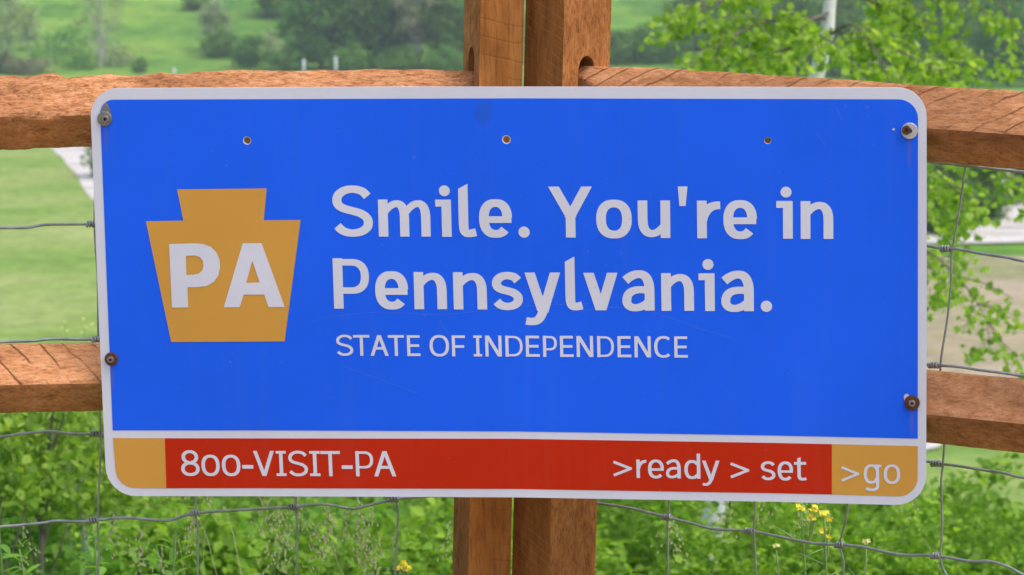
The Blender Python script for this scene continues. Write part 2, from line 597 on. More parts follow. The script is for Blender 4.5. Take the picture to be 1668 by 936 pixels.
lawn = patch('mown_field', [(-34, 62), (-6, 58), (-4, 92), (-9, 112), (-14, 140), (-42, 140)], G_LAWN, 0.03,
             'pale mown grass field below the fence at left', 2.0)
over = patch('bounce_ground', [(-14, -12), (14, -12), (14, 4.2), (0.3, 4.86), (-14, 3.6)], G_BOUNCE, 0.012,  # out of view, added so warm light bounces onto the rail undersides
             'unseen brown ground added on the near side of the fence to bounce warm light', 1.2)
dirt = patch('dry_field', [(5, 55), (26, 55), (34, 86), (4, 86)], G_DIRT, 0.03, 'tan dry field below the fence at right', 2.0)
slope_r = patch('grass_slope', [(3.5, 33), (12, 33), (14, 46), (3.0, 46)], G_LAWN, 0.02, 'light green grass slope at lower right', 1.5)
pth = [(-8.0, 84), (-11.4, 95), (-13.5, 103), (-15.6, 114), (-17.7, 125), (-20.5, 139), (-27, 156), (-36, 178)]
path = ribbon('gravel_path', pth, [1.4, 1.4, 1.3, 1.55, 1.95, 2.2, 2.4, 2.4], G_GRAVEL, 0.05, 'pale gravel path curving down past the mown field')
road = ribbon('gravel_road', [(2, 93), (8, 92.5), (13, 92), (18, 93), (30, 96)], [4.5, 4.5, 5.0, 5.0, 5.0], G_GRAVEL, 0.06,
              'pale gravel road crossing behind the tan field')
drive = ribbon('gravel_drive', [(16.2, 93.2), (16.6, 100), (17.6, 108), (19.5, 120)], [2.8, 2.2, 2.0, 2.0], G_GRAVEL, 0.09,
               'pale gravel drive leading off the road into the trees')
track = ribbon('gravel_track', [(3.5, 42.5), (5.0, 42.2), (5.6, 42.6), (6.0, 43.5)], [1.2, 1.2, 0.9, 0.5], G_GRAVEL, 0.05,
               'short pale gravel track beside the sign at lower right')

# ------------------------------------------------------------------ the sign
SGC = Vector((-0.01044768, 4.72, 0.8260463))
SGR = Vector((0.99213245, -0.12416814, 0.01598341)).normalized()
SGU = Vector((-0.01763325, -0.01219943, 0.99977009)).normalized()
SGN = SGR.cross(SGU).normalized()
SGM = Matrix(((SGR.x, SGU.x, SGN.x, SGC.x), (SGR.y, SGU.y, SGN.y, SGC.y), (SGR.z, SGU.z, SGN.z, SGC.z), (0, 0, 0, 1)))


def S(px, py):
    """measured point -> metres in the sign's own plane (right, up)"""
    d = ray(px, py)
    t = (SGC - CAMP).dot(SGN) / d.dot(SGN)
    q = CAMP + d * t - SGC
    return Vector((q.dot(SGR), q.dot(SGU)))


sign = thing('tourism_sign', 'blue metal sign reading Smile. You\'re in Pennsylvania. bolted across the rails', 'sign', SGC - SGU * 0.33)


def rounded(pts, radii, n=8):
    out = []
    m = len(pts)
    for i, p in enumerate(pts):
        r = radii.get(i, 0)
        if r <= 0:
            out.append(p); continue
        a = (pts[i - 1] - p); b2 = (pts[(i + 1) % m] - p)
        a.normalize(); b2.normalize()
        ang = a.angle(b2)
        tl = r / math.tan(ang / 2)
        c = p + (a + b2).normalized() * (r / math.sin(ang / 2))
        s0 = p + a * tl - c; s1 = p + b2 * tl - c
        a0 = math.atan2(s0.y, s0.x); a1 = math.atan2(s1.y, s1.x)
        da = (a1 - a0 + math.pi) % (2 * math.pi) - math.pi
        for k in range(n + 1):
            t = a0 + da * k / n
            out.append(c + Vector((math.cos(t), math.sin(t))) * r)
    return out


def circle(c, r, n=20):
    return [c + Vector((math.cos(2 * math.pi * k / n), math.sin(2 * math.pi * k / n))) * r for k in range(n)]


def ccw(p):
    ar = sum(p[i - 1][0] * p[i][1] - p[i][0] * p[i - 1][1] for i in range(len(p)))
    return list(p) if ar > 0 else list(reversed(p))


def inside(p, poly):
    c = False
    x, y = p
    for i in range(len(poly)):
        x0, y0 = poly[i - 1][0], poly[i - 1][1]
        x1, y1 = poly[i][0], poly[i][1]
        if (y0 > y) != (y1 > y) and x < (x1 - x0) * (y - y0) / (y1 - y0) + x0: c = not c
    return c


def region(polys, holes=()):
    """union of polys minus holes -> 2D verts, triangles"""
    vs, es = [], []
    for p in list(polys) + list(holes):
        b0 = len(vs)
        vs += [Vector((q[0], q[1])) for q in p]
        es += [(b0 + k, b0 + (k + 1) % len(p)) for k in range(len(p))]
    vo, eo, fo, _, _, of = delaunay_2d_cdt(vs, es, [], 0, 1e-7)
    boxes = [(min(q[0] for q in p), max(q[0] for q in p), min(q[1] for q in p), max(q[1] for q in p), p) for p in polys]
    F = []
    for f in fo:
        c = ((vo[f[0]].x + vo[f[1]].x + vo[f[2]].x) / 3, (vo[f[0]].y + vo[f[1]].y + vo[f[2]].y) / 3)
        if any(x0 <= c[0] <= x1 and y0 <= c[1] <= y1 and inside(c, p) for x0, x1, y0, y1, p in boxes) and not any(inside(c, h) for h in holes):
            F.append(tuple(f))
    used = sorted({i for f in F for i in f})
    idx = {u: k for k, u in enumerate(used)}
    V = [vo[u] for u in used]
    F2 = []
    for f in F:
        g = [idx[i] for i in f]
        a, b2, c = (V[g[0]], V[g[1]], V[g[2]])
        if (b2 - a).cross(c - a) < 0: g.reverse()
        F2.append(tuple(g))
    return V, F2


def sheet(name, polys, holes, z, mat, parent, zback=None):
    V2, F = region(polys, holes)
    V = [(v.x, v.y, z) for v in V2]
    FF = list(F)
    if zback is not None:
        n = len(V)
        V += [(v.x, v.y, zback) for v in V2]
        FF += [tuple(i + n for i in reversed(f)) for f in F]
        cnt = {}
        for f in F:
            for k in range(len(f)):
                e = (f[k], f[(k + 1) % len(f)])
                cnt[e] = 1
        for (a, b2) in list(cnt):
            if (b2, a) not in cnt:
                FF.append((b2, a, a + n, b2 + n))
    return link(name, mesh_data(name, V, FF, mat), parent, SGM)


def SP(lst):
    return [S(*p) for p in lst]


panel_px = [(146, 143.6), (640, 141), (1050, 141), (1509.5, 142.2), (1509.5, 480), (1508.5, 823.5), (1260, 817), (840, 809.8), (420, 808), (174, 807.5), (161.5, 530)]
panel = rounded(SP(panel_px), {0: 0.045, 3: 0.045, 5: 0.047, 9: 0.047})
HOLES = [circle(S(402.5, 228.5), 0.0056), circle(S(825, 227), 0.0056), circle(S(1250.5, 228.5), 0.0050)]
sheet('panel', [panel], HOLES, 0.0, M_WHITE, sign, -0.0025)
blue = rounded(SP([(162.5, 162), (840, 159.8), (1495.5, 161.5), (1495, 714), (1260, 709), (840, 702.3), (420, 700.6), (183.7, 700.6)]), {0: 0.022, 2: 0.030})
stn = S(788, 182)
M_BLUE = sheeting('sign_blue', (0.011, 0.134, 0.95), (stn.x, stn.y, 0.021, 0.024, (0.02, 0.11, 0.55)))
sheet('blue_field', [blue], [circle(S(402.5, 228.5), 0.0066), circle(S(825, 227), 0.0070), circle(S(1250.5, 228.5), 0.0054)], 0.0006, M_BLUE, sign)
gold_l = rounded(SP([(184, 713), (268.5, 713.4), (271, 795), (191, 794)]), {3: 0.030})
sheet('gold_panel', [gold_l], [], 0.0006, M_GOLD, sign)
red = SP([(268.5, 713.4), (840, 714.3), (1260, 721), (1355, 723), (1355, 805), (1260, 803), (840, 796), (420, 794.8), (271, 794.8)])
sheet('red_band', [red], [], 0.0006, M_RED, sign)
gold_r = rounded(SP([(1355, 723), (1495, 726.3), (1494.5, 808.8), (1355, 805)]), {2: 0.030})
sheet('gold_panel', [gold_r], [], 0.0006, M_GOLD, sign)
kx, ky, ks = 220, 290, 3.227
key = [(222, 58), (693, 53), (677, 220), (871, 219), (787, 857), (191, 860), (58, 226), (255, 222)]
emblem = sheet('keystone_emblem', [SP([(kx + a / ks, ky + b2 / ks) for a, b2 in key])], [], 0.0012, M_GOLD, sign)


# ---- lettering: every glyph is drawn from strokes in a box W wide, capital height 1
def line(*p):
    return [Vector(q) for q in p]


def bez(a, b2, c, d, n=10):
    a, b2, c, d = Vector(a), Vector(b2), Vector(c), Vector(d)
    return [a * (1 - t) ** 3 + b2 * 3 * t * (1 - t) ** 2 + c * 3 * t * t * (1 - t) + d * t ** 3 for t in [k / n for k in range(n + 1)]]


def earc(cx, cy, rx, ry, a0, a1, n=28, e=2.35):
    out = []
    for k in range(n + 1):
        t = R(a0 + (a1 - a0) * k / n)
        c, s = math.cos(t), math.sin(t)
        out.append(Vector((cx + rx * math.copysign(abs(c) ** (2 / e), c), cy + ry * math.copysign(abs(s) ** (2 / e), s))))
    return out


def stroke(path, w, t0=1.0, t1=1.0):
    """ribbon round a centre line -> list of quads; level parts are thinner, t0/t1 taper the ends"""
    m = len(path)
    L, Rr = [], []
    for i in range(m):
        t = Vector((0, 0))
        if i > 0: t += (path[i] - path[i - 1]).normalized()
        if i < m - 1: t += (path[i + 1] - path[i]).normalized()
        t.normalize()
        nrm = Vector((-t.y, t.x))
        u = i / (m - 1)
        ww = w * (0.80 + 0.20 * abs(t.y)) * (t0 + (t1 - t0) * u * u)
        L.append(path[i] + nrm * ww / 2)
        Rr.append(path[i] - nrm * ww / 2)
    return [[L[i], L[i + 1], Rr[i + 1], Rr[i]] for i in range(m - 1)]


def bar(x0, y0, x1, y1):
    return [[Vector((x0, y0)), Vector((x1, y0)), Vector((x1, y1)), Vector((x0, y1))]]


def para(x0, y0, x1, y1, w):
    """slanted stem with level cuts; x0, x1 are left edges"""
    return [[Vector((x0, y0)), Vector((x0 + w, y0)), Vector((x1 + w, y1)), Vector((x1, y1))]]


SPATH = [(0.99, 0.835), (0.91, 0.90), (0.78, 0.965), (0.52, 1.0), (0.26, 0.97), (0.06, 0.87), (0.0, 0.745), (0.06, 0.63), (0.24, 0.555), (0.5, 0.505),
         (0.77, 0.445), (0.95, 0.35), (1.0, 0.245), (0.95, 0.125), (0.75, 0.03), (0.48, 0.0), (0.24, 0.03), (0.09, 0.095), (0.0, 0.165)]


def glyph(ch, W, w, X):
    h = w / 2
    hv = w * 0.40
    b = w * 0.84                   # thickness of level strokes
    ov = 0.012
    if ch in 'Ss':
        H = 1.0 if ch == 'S' else X
        ww = w * 0.95
        pts = [Vector((ww / 2 + (W - ww) * a, hv - ov + (H + 2 * ov - 2 * hv) * c)) for a, c in SPATH]
        return stroke([v for v in catmull(pts, 4)], ww)
    if ch == 'o' or ch == 'O':
        H = X if ch == 'o' else 1.0
        return stroke(earc(W / 2, H / 2, W / 2 - h, H / 2 - hv + ov, 0, 360, 48), w)
    if ch == 'c' or ch == 'C':
        H = X if ch == 'c' else 1.0
        return stroke(earc(W * 0.56, H / 2, W * 0.56 - h, H / 2 - hv + ov, 48, 312, 40), w)
    if ch == 'e':
        yb = X * 0.47
        path = earc(W / 2, X / 2, W / 2 - h, X / 2 - hv + ov, -6, 318, 44)
        path = [p for p in path if not (p.x > W * 0.6 and p.y < yb and p.y > X * 0.32)]
        return stroke(path, w) + bar(h * 1.2, yb - b * 0.42, W - h * 0.15, yb + b * 0.42)
    if ch in 'nu':
        p = line((W - h, 0), (W - h, X * 0.50)) + bez((W - h, X * 0.52), (W - h, X * 0.98), (W * 0.42, X * 1.08 - hv), (h * 1.3, X * 0.66), 14)[1:]
        q = stroke(p, w, 1.0, 0.72) + bar(0, 0, w, X)
        if ch == 'u': q = [[Vector((W - v.x, X - v.y)) for v in f] for f in q]
        return q
    if ch == 'm':
        mid = W / 2
        q = bar(0, 0, w, X)
        for x1, x0 in ((W - h, mid), (mid, h)):
            q += stroke(line((x1, 0), (x1, X * 0.52)) + bez((x1, X * 0.54), (x1, X * 0.99), (x0 + (x1 - x0) * 0.45, X * 1.08 - hv), (x0 + h * 0.4, X * 0.66), 12)[1:], w * 0.96, 1.0, 0.72)
        return q
    if ch == 'r':
        return bar(0, 0, w, X) + stroke(bez((h, X * 0.45), (h * 1.6, X * 0.80), (W * 0.62, X + 0.005 - h), (W - 0.01, X - h * 0.95), 10), w)
    if ch == 'i':
        st = W - w if W > w * 1.2 else 0
        q = bar(st, 0, st + w, X) + bar(0, X - w * 0.72, st + 0.01, X)
        return q + [circle(Vector((W * 0.60, X + w * 0.92)), w * 0.57, 20)]
    if ch == 'l':
        q = [[Vector((0, 0.24)), Vector((w, 0.24)), Vector((w, 1.05)), Vector((0, 0.95))]]
        q += stroke(bez((h, 0.26), (h, 0.06), (w * 0.75, 0.045), (W - 0.03, h * 0.85 + 0.015), 10), w * 0.98)
        return q
    if ch == 't':
        sx = W * 0.26
        q = [[Vector((sx, 0.22)), Vector((sx + w, 0.22)), Vector((sx + w, 0.97)), Vector((sx, 0.92))]]
        q += stroke(bez((sx + h, 0.24), (sx + h, 0.05), (sx + w, 0.03), (W, h + 0.005), 10), w) + bar(0, X - b, W, X)
        return q
    if ch == 'd':
        return bar(W - w, 0, W, 1.06) + stroke(earc(W * 0.49, X / 2, W * 0.49 - h, X / 2 - hv + ov, 40, 320, 34), w) + stroke(
            line((W * 0.49 + (W * 0.49 - h) * 0.78, X * 0.84), (W - h, X * 0.70)), w * 0.9) + stroke(line((W * 0.49 + (W * 0.49 - h) * 0.78, X * 0.16), (W - h, X * 0.30)), w * 0.9)
    if ch == 'a':
        q = bar(W - w, 0, W, X * 0.6)
        q += stroke(bez((W - h, X * 0.54), (W - h, X * 1.10), (W * 0.40, X * 1.03), (h * 0.75, X * 0.80), 16), w)
        q += stroke(bez((W - h, X * 0.53), (W * 0.45, X * 0.60), (h, X * 0.54), (h, X * 0.26), 12) +
                    bez((h, X * 0.26), (h, 0.02), (W * 0.58, 0.0), (W - h, X * 0.26), 14)[1:], w * 0.92)
        return q
    if ch == 'g':
        q = stroke(earc(W * 0.44, X / 2, W * 0.44 - h, X / 2 - hv + ov, 0, 360, 40), w)
        q += stroke(line((W * 0.88 - h, X * 0.9), (W * 0.88 - h, -0.08)) + bez((W * 0.88 - h, -0.1), (W * 0.88 - h, -0.3), (W * 0.4, -0.32), (W * 0.12, -0.20), 12)[1:], w)
        return q + bar(W * 0.62, X - b, W, X)
    if ch == 'y':
        k = 0.0
        q = para(W * 0.5 - w * 0.6, -0.02, 0, X, w * 1.06)
        q += [[Vector((W * 0.5 - w * 0.55, -0.06)), Vector((W * 0.5 + w * 0.52, -0.06)), Vector((W, X)), Vector((W - w * 1.06, X))]]
        q += stroke(bez((W * 0.5, -0.02), (W * 0.42, -0.20), (W * 0.30, -0.26), (0.02 * W, -0.215), 10), w * 0.95)
        return q
    if ch in 'vV':
        H = X if ch == 'v' else 1.0
        return para(W / 2 - w * 0.55, 0, 0, H, w * 1.08) + para(W / 2 - w * 0.53, 0, W - w * 1.08, H, w * 1.08)
    if ch == 'A':
        return para(0, 0, W / 2 - w * 0.58, 1, w * 1.1) + para(W - w * 1.1, 0, W / 2 - w * 0.52, 1, w * 1.1) + bar(W * 0.2, 0.30, W * 0.8, 0.30 + b)
    if ch == 'Y':
        return bar(W / 2 - h, 0, W / 2 + h, 0.44) + para(W / 2 - h, 0.40, 0, 1, w * 1.12) + para(W / 2 + h - w * 1.12, 0.40, W - w * 1.12, 1, w * 1.12)
    if ch == 'P':
        y0, y1 = 0.36, 1 - b / 2
        q = bar(0, 0, w, 1)
        return q + stroke(line((h, y1), (W * 0.5, y1)) + earc(W * 0.5, (y0 + y1) / 2, W * 0.5 - h, (y1 - y0) / 2, 88, -88, 20) + line((W * 0.5, y0), (h, y0)), b)
    if ch == 'D':
        return bar(0, 0, w, 1) + stroke(line((h, 1 - b / 2), (W * 0.42, 1 - b / 2)) + earc(W * 0.42, 0.5, W * 0.58 - h, 0.5 - b / 2, 88, -88, 24) + line((W * 0.42, b / 2), (h, b / 2)), b)
    if ch == 'T':
        return bar(W / 2 - h, 0, W / 2 + h, 1) + bar(0, 1 - b, W, 1)
    if ch == 'E':
        return bar(0, 0, w, 1) + bar(0, 1 - b, W * 0.97, 1) + bar(0, 0, W, b) + bar(0, 0.5 - b / 2, W * 0.92, 0.5 + b / 2)
    if ch == 'F':
        return bar(0, 0, w, 1) + bar(0, 1 - b, W, 1) + bar(0, 0.47 - b / 2, W * 0.93, 0.47 + b / 2)
    if ch == 'I':
        return bar(W / 2 - h, 0, W / 2 + h, 1) + bar(0, 1 - b * 0.9, W, 1) + bar(0, 0, W, b * 0.9)
    if ch == 'N':
        return bar(0, 0, w, 1) + bar(W - w, 0, W, 1) + para(W - w * 1.25, 0, 0, 1, w * 1.25)
    if ch == '8':
        return stroke(earc(W / 2, 0.745, W * 0.45 - h, 0.255 - hv + 0.02, 0, 360, 36, 2.1), w) + stroke(earc(W / 2, 0.275, W / 2 - h, 0.275 - hv + 0.012, 0, 360, 40, 2.2), w)
    if ch == '-':
        return bar(0, 0.29, W, 0.29 + w * 1.02)
    if ch == '.':
        return [circle(Vector((W / 2, W / 2 - 0.01)), W / 2, 20)]
    if ch == "'":
        return [[Vector((W * 0.14, 0.63)), Vector((W * 0.78, 0.63)), Vector((W, 1.01)), Vector((0, 1.01))]]
    if ch == '>':
        return stroke(line((0.03, 0.10), (W - w * 0.55, 0.385)), w * 0.9) + stroke(line((0.03, 0.67), (W - w * 0.55, 0.385)), w * 0.9) + [circle(Vector((W - w * 0.6, 0.385)), w * 0.46, 12)]
    return []


def lettering(name, items, base0, base1, cap0, cap1, stroke_px, X, mat, z, parent):
    """items: (char, x0, x1) measured; base0/base1: (x, y) ends of the base line; cap: capital height at either end"""
    V, F = [], []
    for i, (ch, x0, x1) in enumerate(items):
        t = ((x0 + x1) / 2 - base0[0]) / (base1[0] - base0[0])
        yb = base0[1] + (base1[1] - base0[1]) * t
        cp = cap0 + (cap1 - cap0) * t
        a, b2 = S(x0, yb), S(x1, yb)
        up = (S((x0 + x1) / 2, yb - cp) - S((x0 + x1) / 2, yb))
        ch_h = up.length
        rx = (b2 - a).normalized()
        uy = Vector((-rx.y, rx.x))
        W = (b2 - a).length / ch_h
        g = glyph(ch, W, stroke_px / cp, X)
        polys = [[a + rx * (p.x * ch_h) + uy * (p.y * ch_h) for p in f] for f in g]
        v2, f2 = region(polys)
        n0 = len(V)
        V += [(p.x, p.y, z) for p in v2]
        F += [tuple(k + n0 for k in f) for f in f2]
    return link(name, mesh_data(name, V, F, mat), parent, SGM)


def c4(*q): return [(c, 520 + a / 2.925, 520 + b2 / 2.925) for c, a, b2 in q]
def c5(*q): return [(c, 900 + a / 2.925, 900 + b2 / 2.925) for c, a, b2 in q]


line1 = c4(('S', 68, 258), ('m', 285, 533), ('i', 557, 632), ('l', 667, 756), ('e', 764, 921), ('.', 950, 1004)) + \
    [('Y', 520 + 1095 / 2.925, 900 + 192 / 2.925)] + c5(('o', 210, 379), ('u', 408, 562), ("'", 600, 646), ('r', 690, 803), ('e', 815, 975), ('i', 1067, 1145), ('n', 1183, 1338))
line2 = c4(('P', 72, 246), ('e', 270, 427), ('n', 455, 610), ('n', 642, 801), ('s', 826, 972), ('y', 982, 1152), ('l', 1175, 1262)) + \
    c5(('v', 150, 313), ('a', 332, 487), ('n', 520, 675), ('i', 698, 774), ('a', 803, 960), ('.', 992, 1047))
lettering('lettering', line1, (545, 384.2), (1357, 388.8), 82, 84, 15.6, 0.735, M_WHITE, 0.0012, sign)
lettering('lettering', line2, (545, 502), (1258, 506.8), 82, 84, 15.6, 0.735, M_WHITE, 0.0012, sign)
s1 = 5.56
def c7(*q): return [(c, 540 + a / s1, 540 + b2 / s1) for c, a, b2 in q]
def c8(*q): return [(c, 830 + a / s1, 830 + b2 / s1) for c, a, b2 in q]
line3 = c7(('S', 48, 200), ('T', 202, 350), ('A', 355, 520), ('T', 517, 662), ('E', 688, 808), ('O', 892, 1068), ('F', 1094, 1214), ('I', 1290, 1366), ('N', 1396, 1544)) + \
    [('D', 540 + 1578 / s1, 830 + 124 / s1)] + c8(('E', 150, 276), ('P', 306, 434), ('E', 460, 582), ('N', 610, 760), ('D', 796, 950), ('E', 980, 1104), ('N', 1134, 1282), ('C', 1312, 1464), ('E', 1494, 1616))
lettering('lettering', line3, (549, 578.7), (1121, 582.0), 33.8, 34.6, 5.1, 0.73, M_WHITE, 0.0012, sign)
s2 = 4.389
def c9(*q): return [(c, 280 + a / s2, 280 + b2 / s2) for c, a, b2 in q]
line4 = c9(('8', 70, 202), ('o', 216, 346), ('o', 362, 494), ('-', 507, 586), ('V', 588, 738), ('I', 750, 822), ('S', 838, 976), ('I', 990, 1064), ('T', 1068, 1208), ('-', 1218, 1296), ('P', 1318, 1446), ('A', 1448, 1606))
lettering('lettering', line4, (296, 774.2), (646, 775.4), 40.6, 41, 5.8, 0.83, M_WHITE, 0.0012, sign)
s3 = 4.766
def c10(*q): return [(c, 980 + a / s3, 980 + b2 / s3) for c, a, b2 in q]
line5 = c10(('>', 90, 242), ('r', 272, 352), ('e', 362, 486), ('a', 500, 616), ('d', 644, 768), ('y', 782, 918), ('>', 998, 1152), ('s', 1238, 1350), ('e', 1368, 1488), ('t', 1496, 1590))
lettering('lettering', line5, (1037, 777.8), (1312, 782.2), 38.5, 39, 5.5, 0.775, M_WHITE, 0.0012, sign)
s4 = 9.36
line6 = [(c, 1360 + a / s4, 1360 + b2 / s4) for c, a, b2 in (('>', 92, 380), ('g', 440, 708), ('o', 745, 996))]
lettering('lettering', line6, (1370, 786.0), (1467, 787.4), 38.5, 39, 5.1, 0.79, M_WHITE, 0.0012, sign)
# PA on the keystone
def K(*q): return SP([(kx + a / ks, ky + b2 / ks) for a, b2 in q])
P_out = [(180, 345), (318, 341), (360, 345), (400, 360), (430, 390), (446, 430), (448, 470), (438, 512), (414, 545), (376, 566), (330, 571), (276, 572), (281, 678), (195, 679)]
P_in = [(268, 407), (318, 405), (342, 414), (357, 434), (361, 458), (354, 484), (336, 500), (310, 506), (271, 507)]
A_out = [(467, 678), (567, 341), (666, 340), (788, 676), (702, 676), (680, 610), (572, 611), (551, 677)]
A_in = [(585, 549), (617, 432), (656, 547)]
Va, Fa = region([K(*P_out), K(*A_out)], [K(*P_in), K(*A_in)])
pa = link('lettering', mesh_data('lettering', [(v.x, v.y, 0.0018) for v in Va], Fa, M_WHITE), emblem, SGM)

# scratches in the blue film
for sc_px in ([(930, 507), (1020, 500), (1100, 520), (1140, 535), (1190, 549)], [(520, 517), (620, 508), (720, 512), (850, 498), (960, 494)],
              [(716, 520), (730, 545), (738, 556)], [(1362, 174), (1372, 196)], [(1330, 216), (1345, 236)], [(560, 596), (680, 640)]):
    path_ = catmull([Vector((*S(*p), 0)) for p in sc_px], 6)
    q = stroke([Vector((p.x, p.y)) for p in path_], 0.0007)
    V, F = region(q)
    link('scratch', mesh_data('scratch', [(v.x, v.y, 0.0009) for v in V], F, M_SCR), sign, SGM)


# ---- bolts
def disc(V, F, c, z0, z1, r0, r1, n, ph=0.0):
    b0 = len(V)
    for (z, r) in ((z0, r0), (z1, r1)):
        for k in range(n):
            a = 2 * math.pi * k / n + ph
            V.append((c.x + r * math.cos(a), c.y + r * math.sin(a), z))
    for k in range(n):
        k2 = (k + 1) % n
        F.append((b0 + k, b0 + k2, b0 + n + k2, b0 + n + k))
    F.append(tuple(b0 + n + k for k in range(n)))
    return V, F


def ring(V, F, c, z0, z1, ro, ri, n):
    b0 = len(V)
    for (z, r) in ((z0, ro), (z1 - 0.0004, ro), (z1, ro - 0.0006), (z1, ri), (z0, ri)):
        for k in range(n):
            a = 2 * math.pi * k / n
            V.append((c.x + r * math.cos(a), c.y + r * math.sin(a), z))
    for s_ in range(4):
        for k in range(n):
            k2 = (k + 1) % n
            F.append((b0 + s_ * n + k, b0 + s_ * n + k2, b0 + (s_ + 1) * n + k2, b0 + (s_ + 1) * n + k))
    return V, F


def bolt(px, py, wr, wm, nm, nr, off=(0, 0), label=None):
    c = S(px, py)
    V, F = ring([], [], c, 0.0013, 0.0036, wr, 0.0040, 32)
    w = link('washer', mesh_data('washer', V, F, wm), sign, SGM)
    if label: w['label'] = label
    c2 = c + Vector(off)
    V, F = disc([], [], c2, 0.0030, 0.0085, nr, nr, 6, 0.35)
    F.pop()
    V, F = ring(V, F, c2, 0.0085, 0.0098, nr * 0.97, nr * 0.45, 18)
    link('nut', mesh_data('nut', V, F, nm), w, SGM)
    V, F = disc([], [], c2, 0.0030, 0.0088, nr * 0.46, nr * 0.44, 12)
    link('bolt_end', mesh_data('bolt_end', V, F, M_DARK), w, SGM)


bolt(171.0, 193.0, 0.0116, M_STEEL, M_STEEL, 0.0062, (0.0024, 0.0002))
bolt(1481.5, 212.5, 0.0124, M_ZINC, M_RUST, 0.0072, (-0.0048, 0.0018), 'bright zinc washer with a rusty nut set off centre')
bolt(182, 584, 0.0108, M_RUST, M_STEEL, 0.0055)
bolt(1485.5, 655.5, 0.0120, M_RUST, M_STEEL, 0.0054, (0, 0.0004), 'rusty washer over torn sheeting')
torn = SP([(1473, 652), (1472, 645), (1476, 640.5), (1480, 642), (1482, 646), (1490, 647), (1489, 644), (1491, 649), (1486, 655), (1476, 658)])
sheet('torn_patch', [torn], [], 0.0011, M_TORN, sign)
torn = SP([(165, 178), (171, 167), (174, 166), (177, 172), (181, 184), (183, 190), (170, 194), (164, 190)])
sheet('torn_patch', [torn], [], 0.0011, M_STEEL, sign)
chip = SP([(1455, 208), (1458, 209), (1457, 212.5), (1453, 211)])
sheet('torn_patch', [chip], [], 0.0011, M_TORN, sign)

# ------------------------------------------------------------------ fences
Z0 = Vector((0, 0, 0))


def fence_root(name, label, loc): return thing(name, label, 'fence', loc, 'wooden rail fences meeting at the corner behind the sign')


fence_l = fence_root('rail_fence', 'brown cedar rail and wire fence on the left of the corner, rough split top rail', (-0.9, 4.82, 0))
fence_r = fence_root('rail_fence', 'brown cedar rail and wire fence on the right of the corner, sawn rails coming nearer', (1.0, 4.6, 0))

POST_Y = 4.985


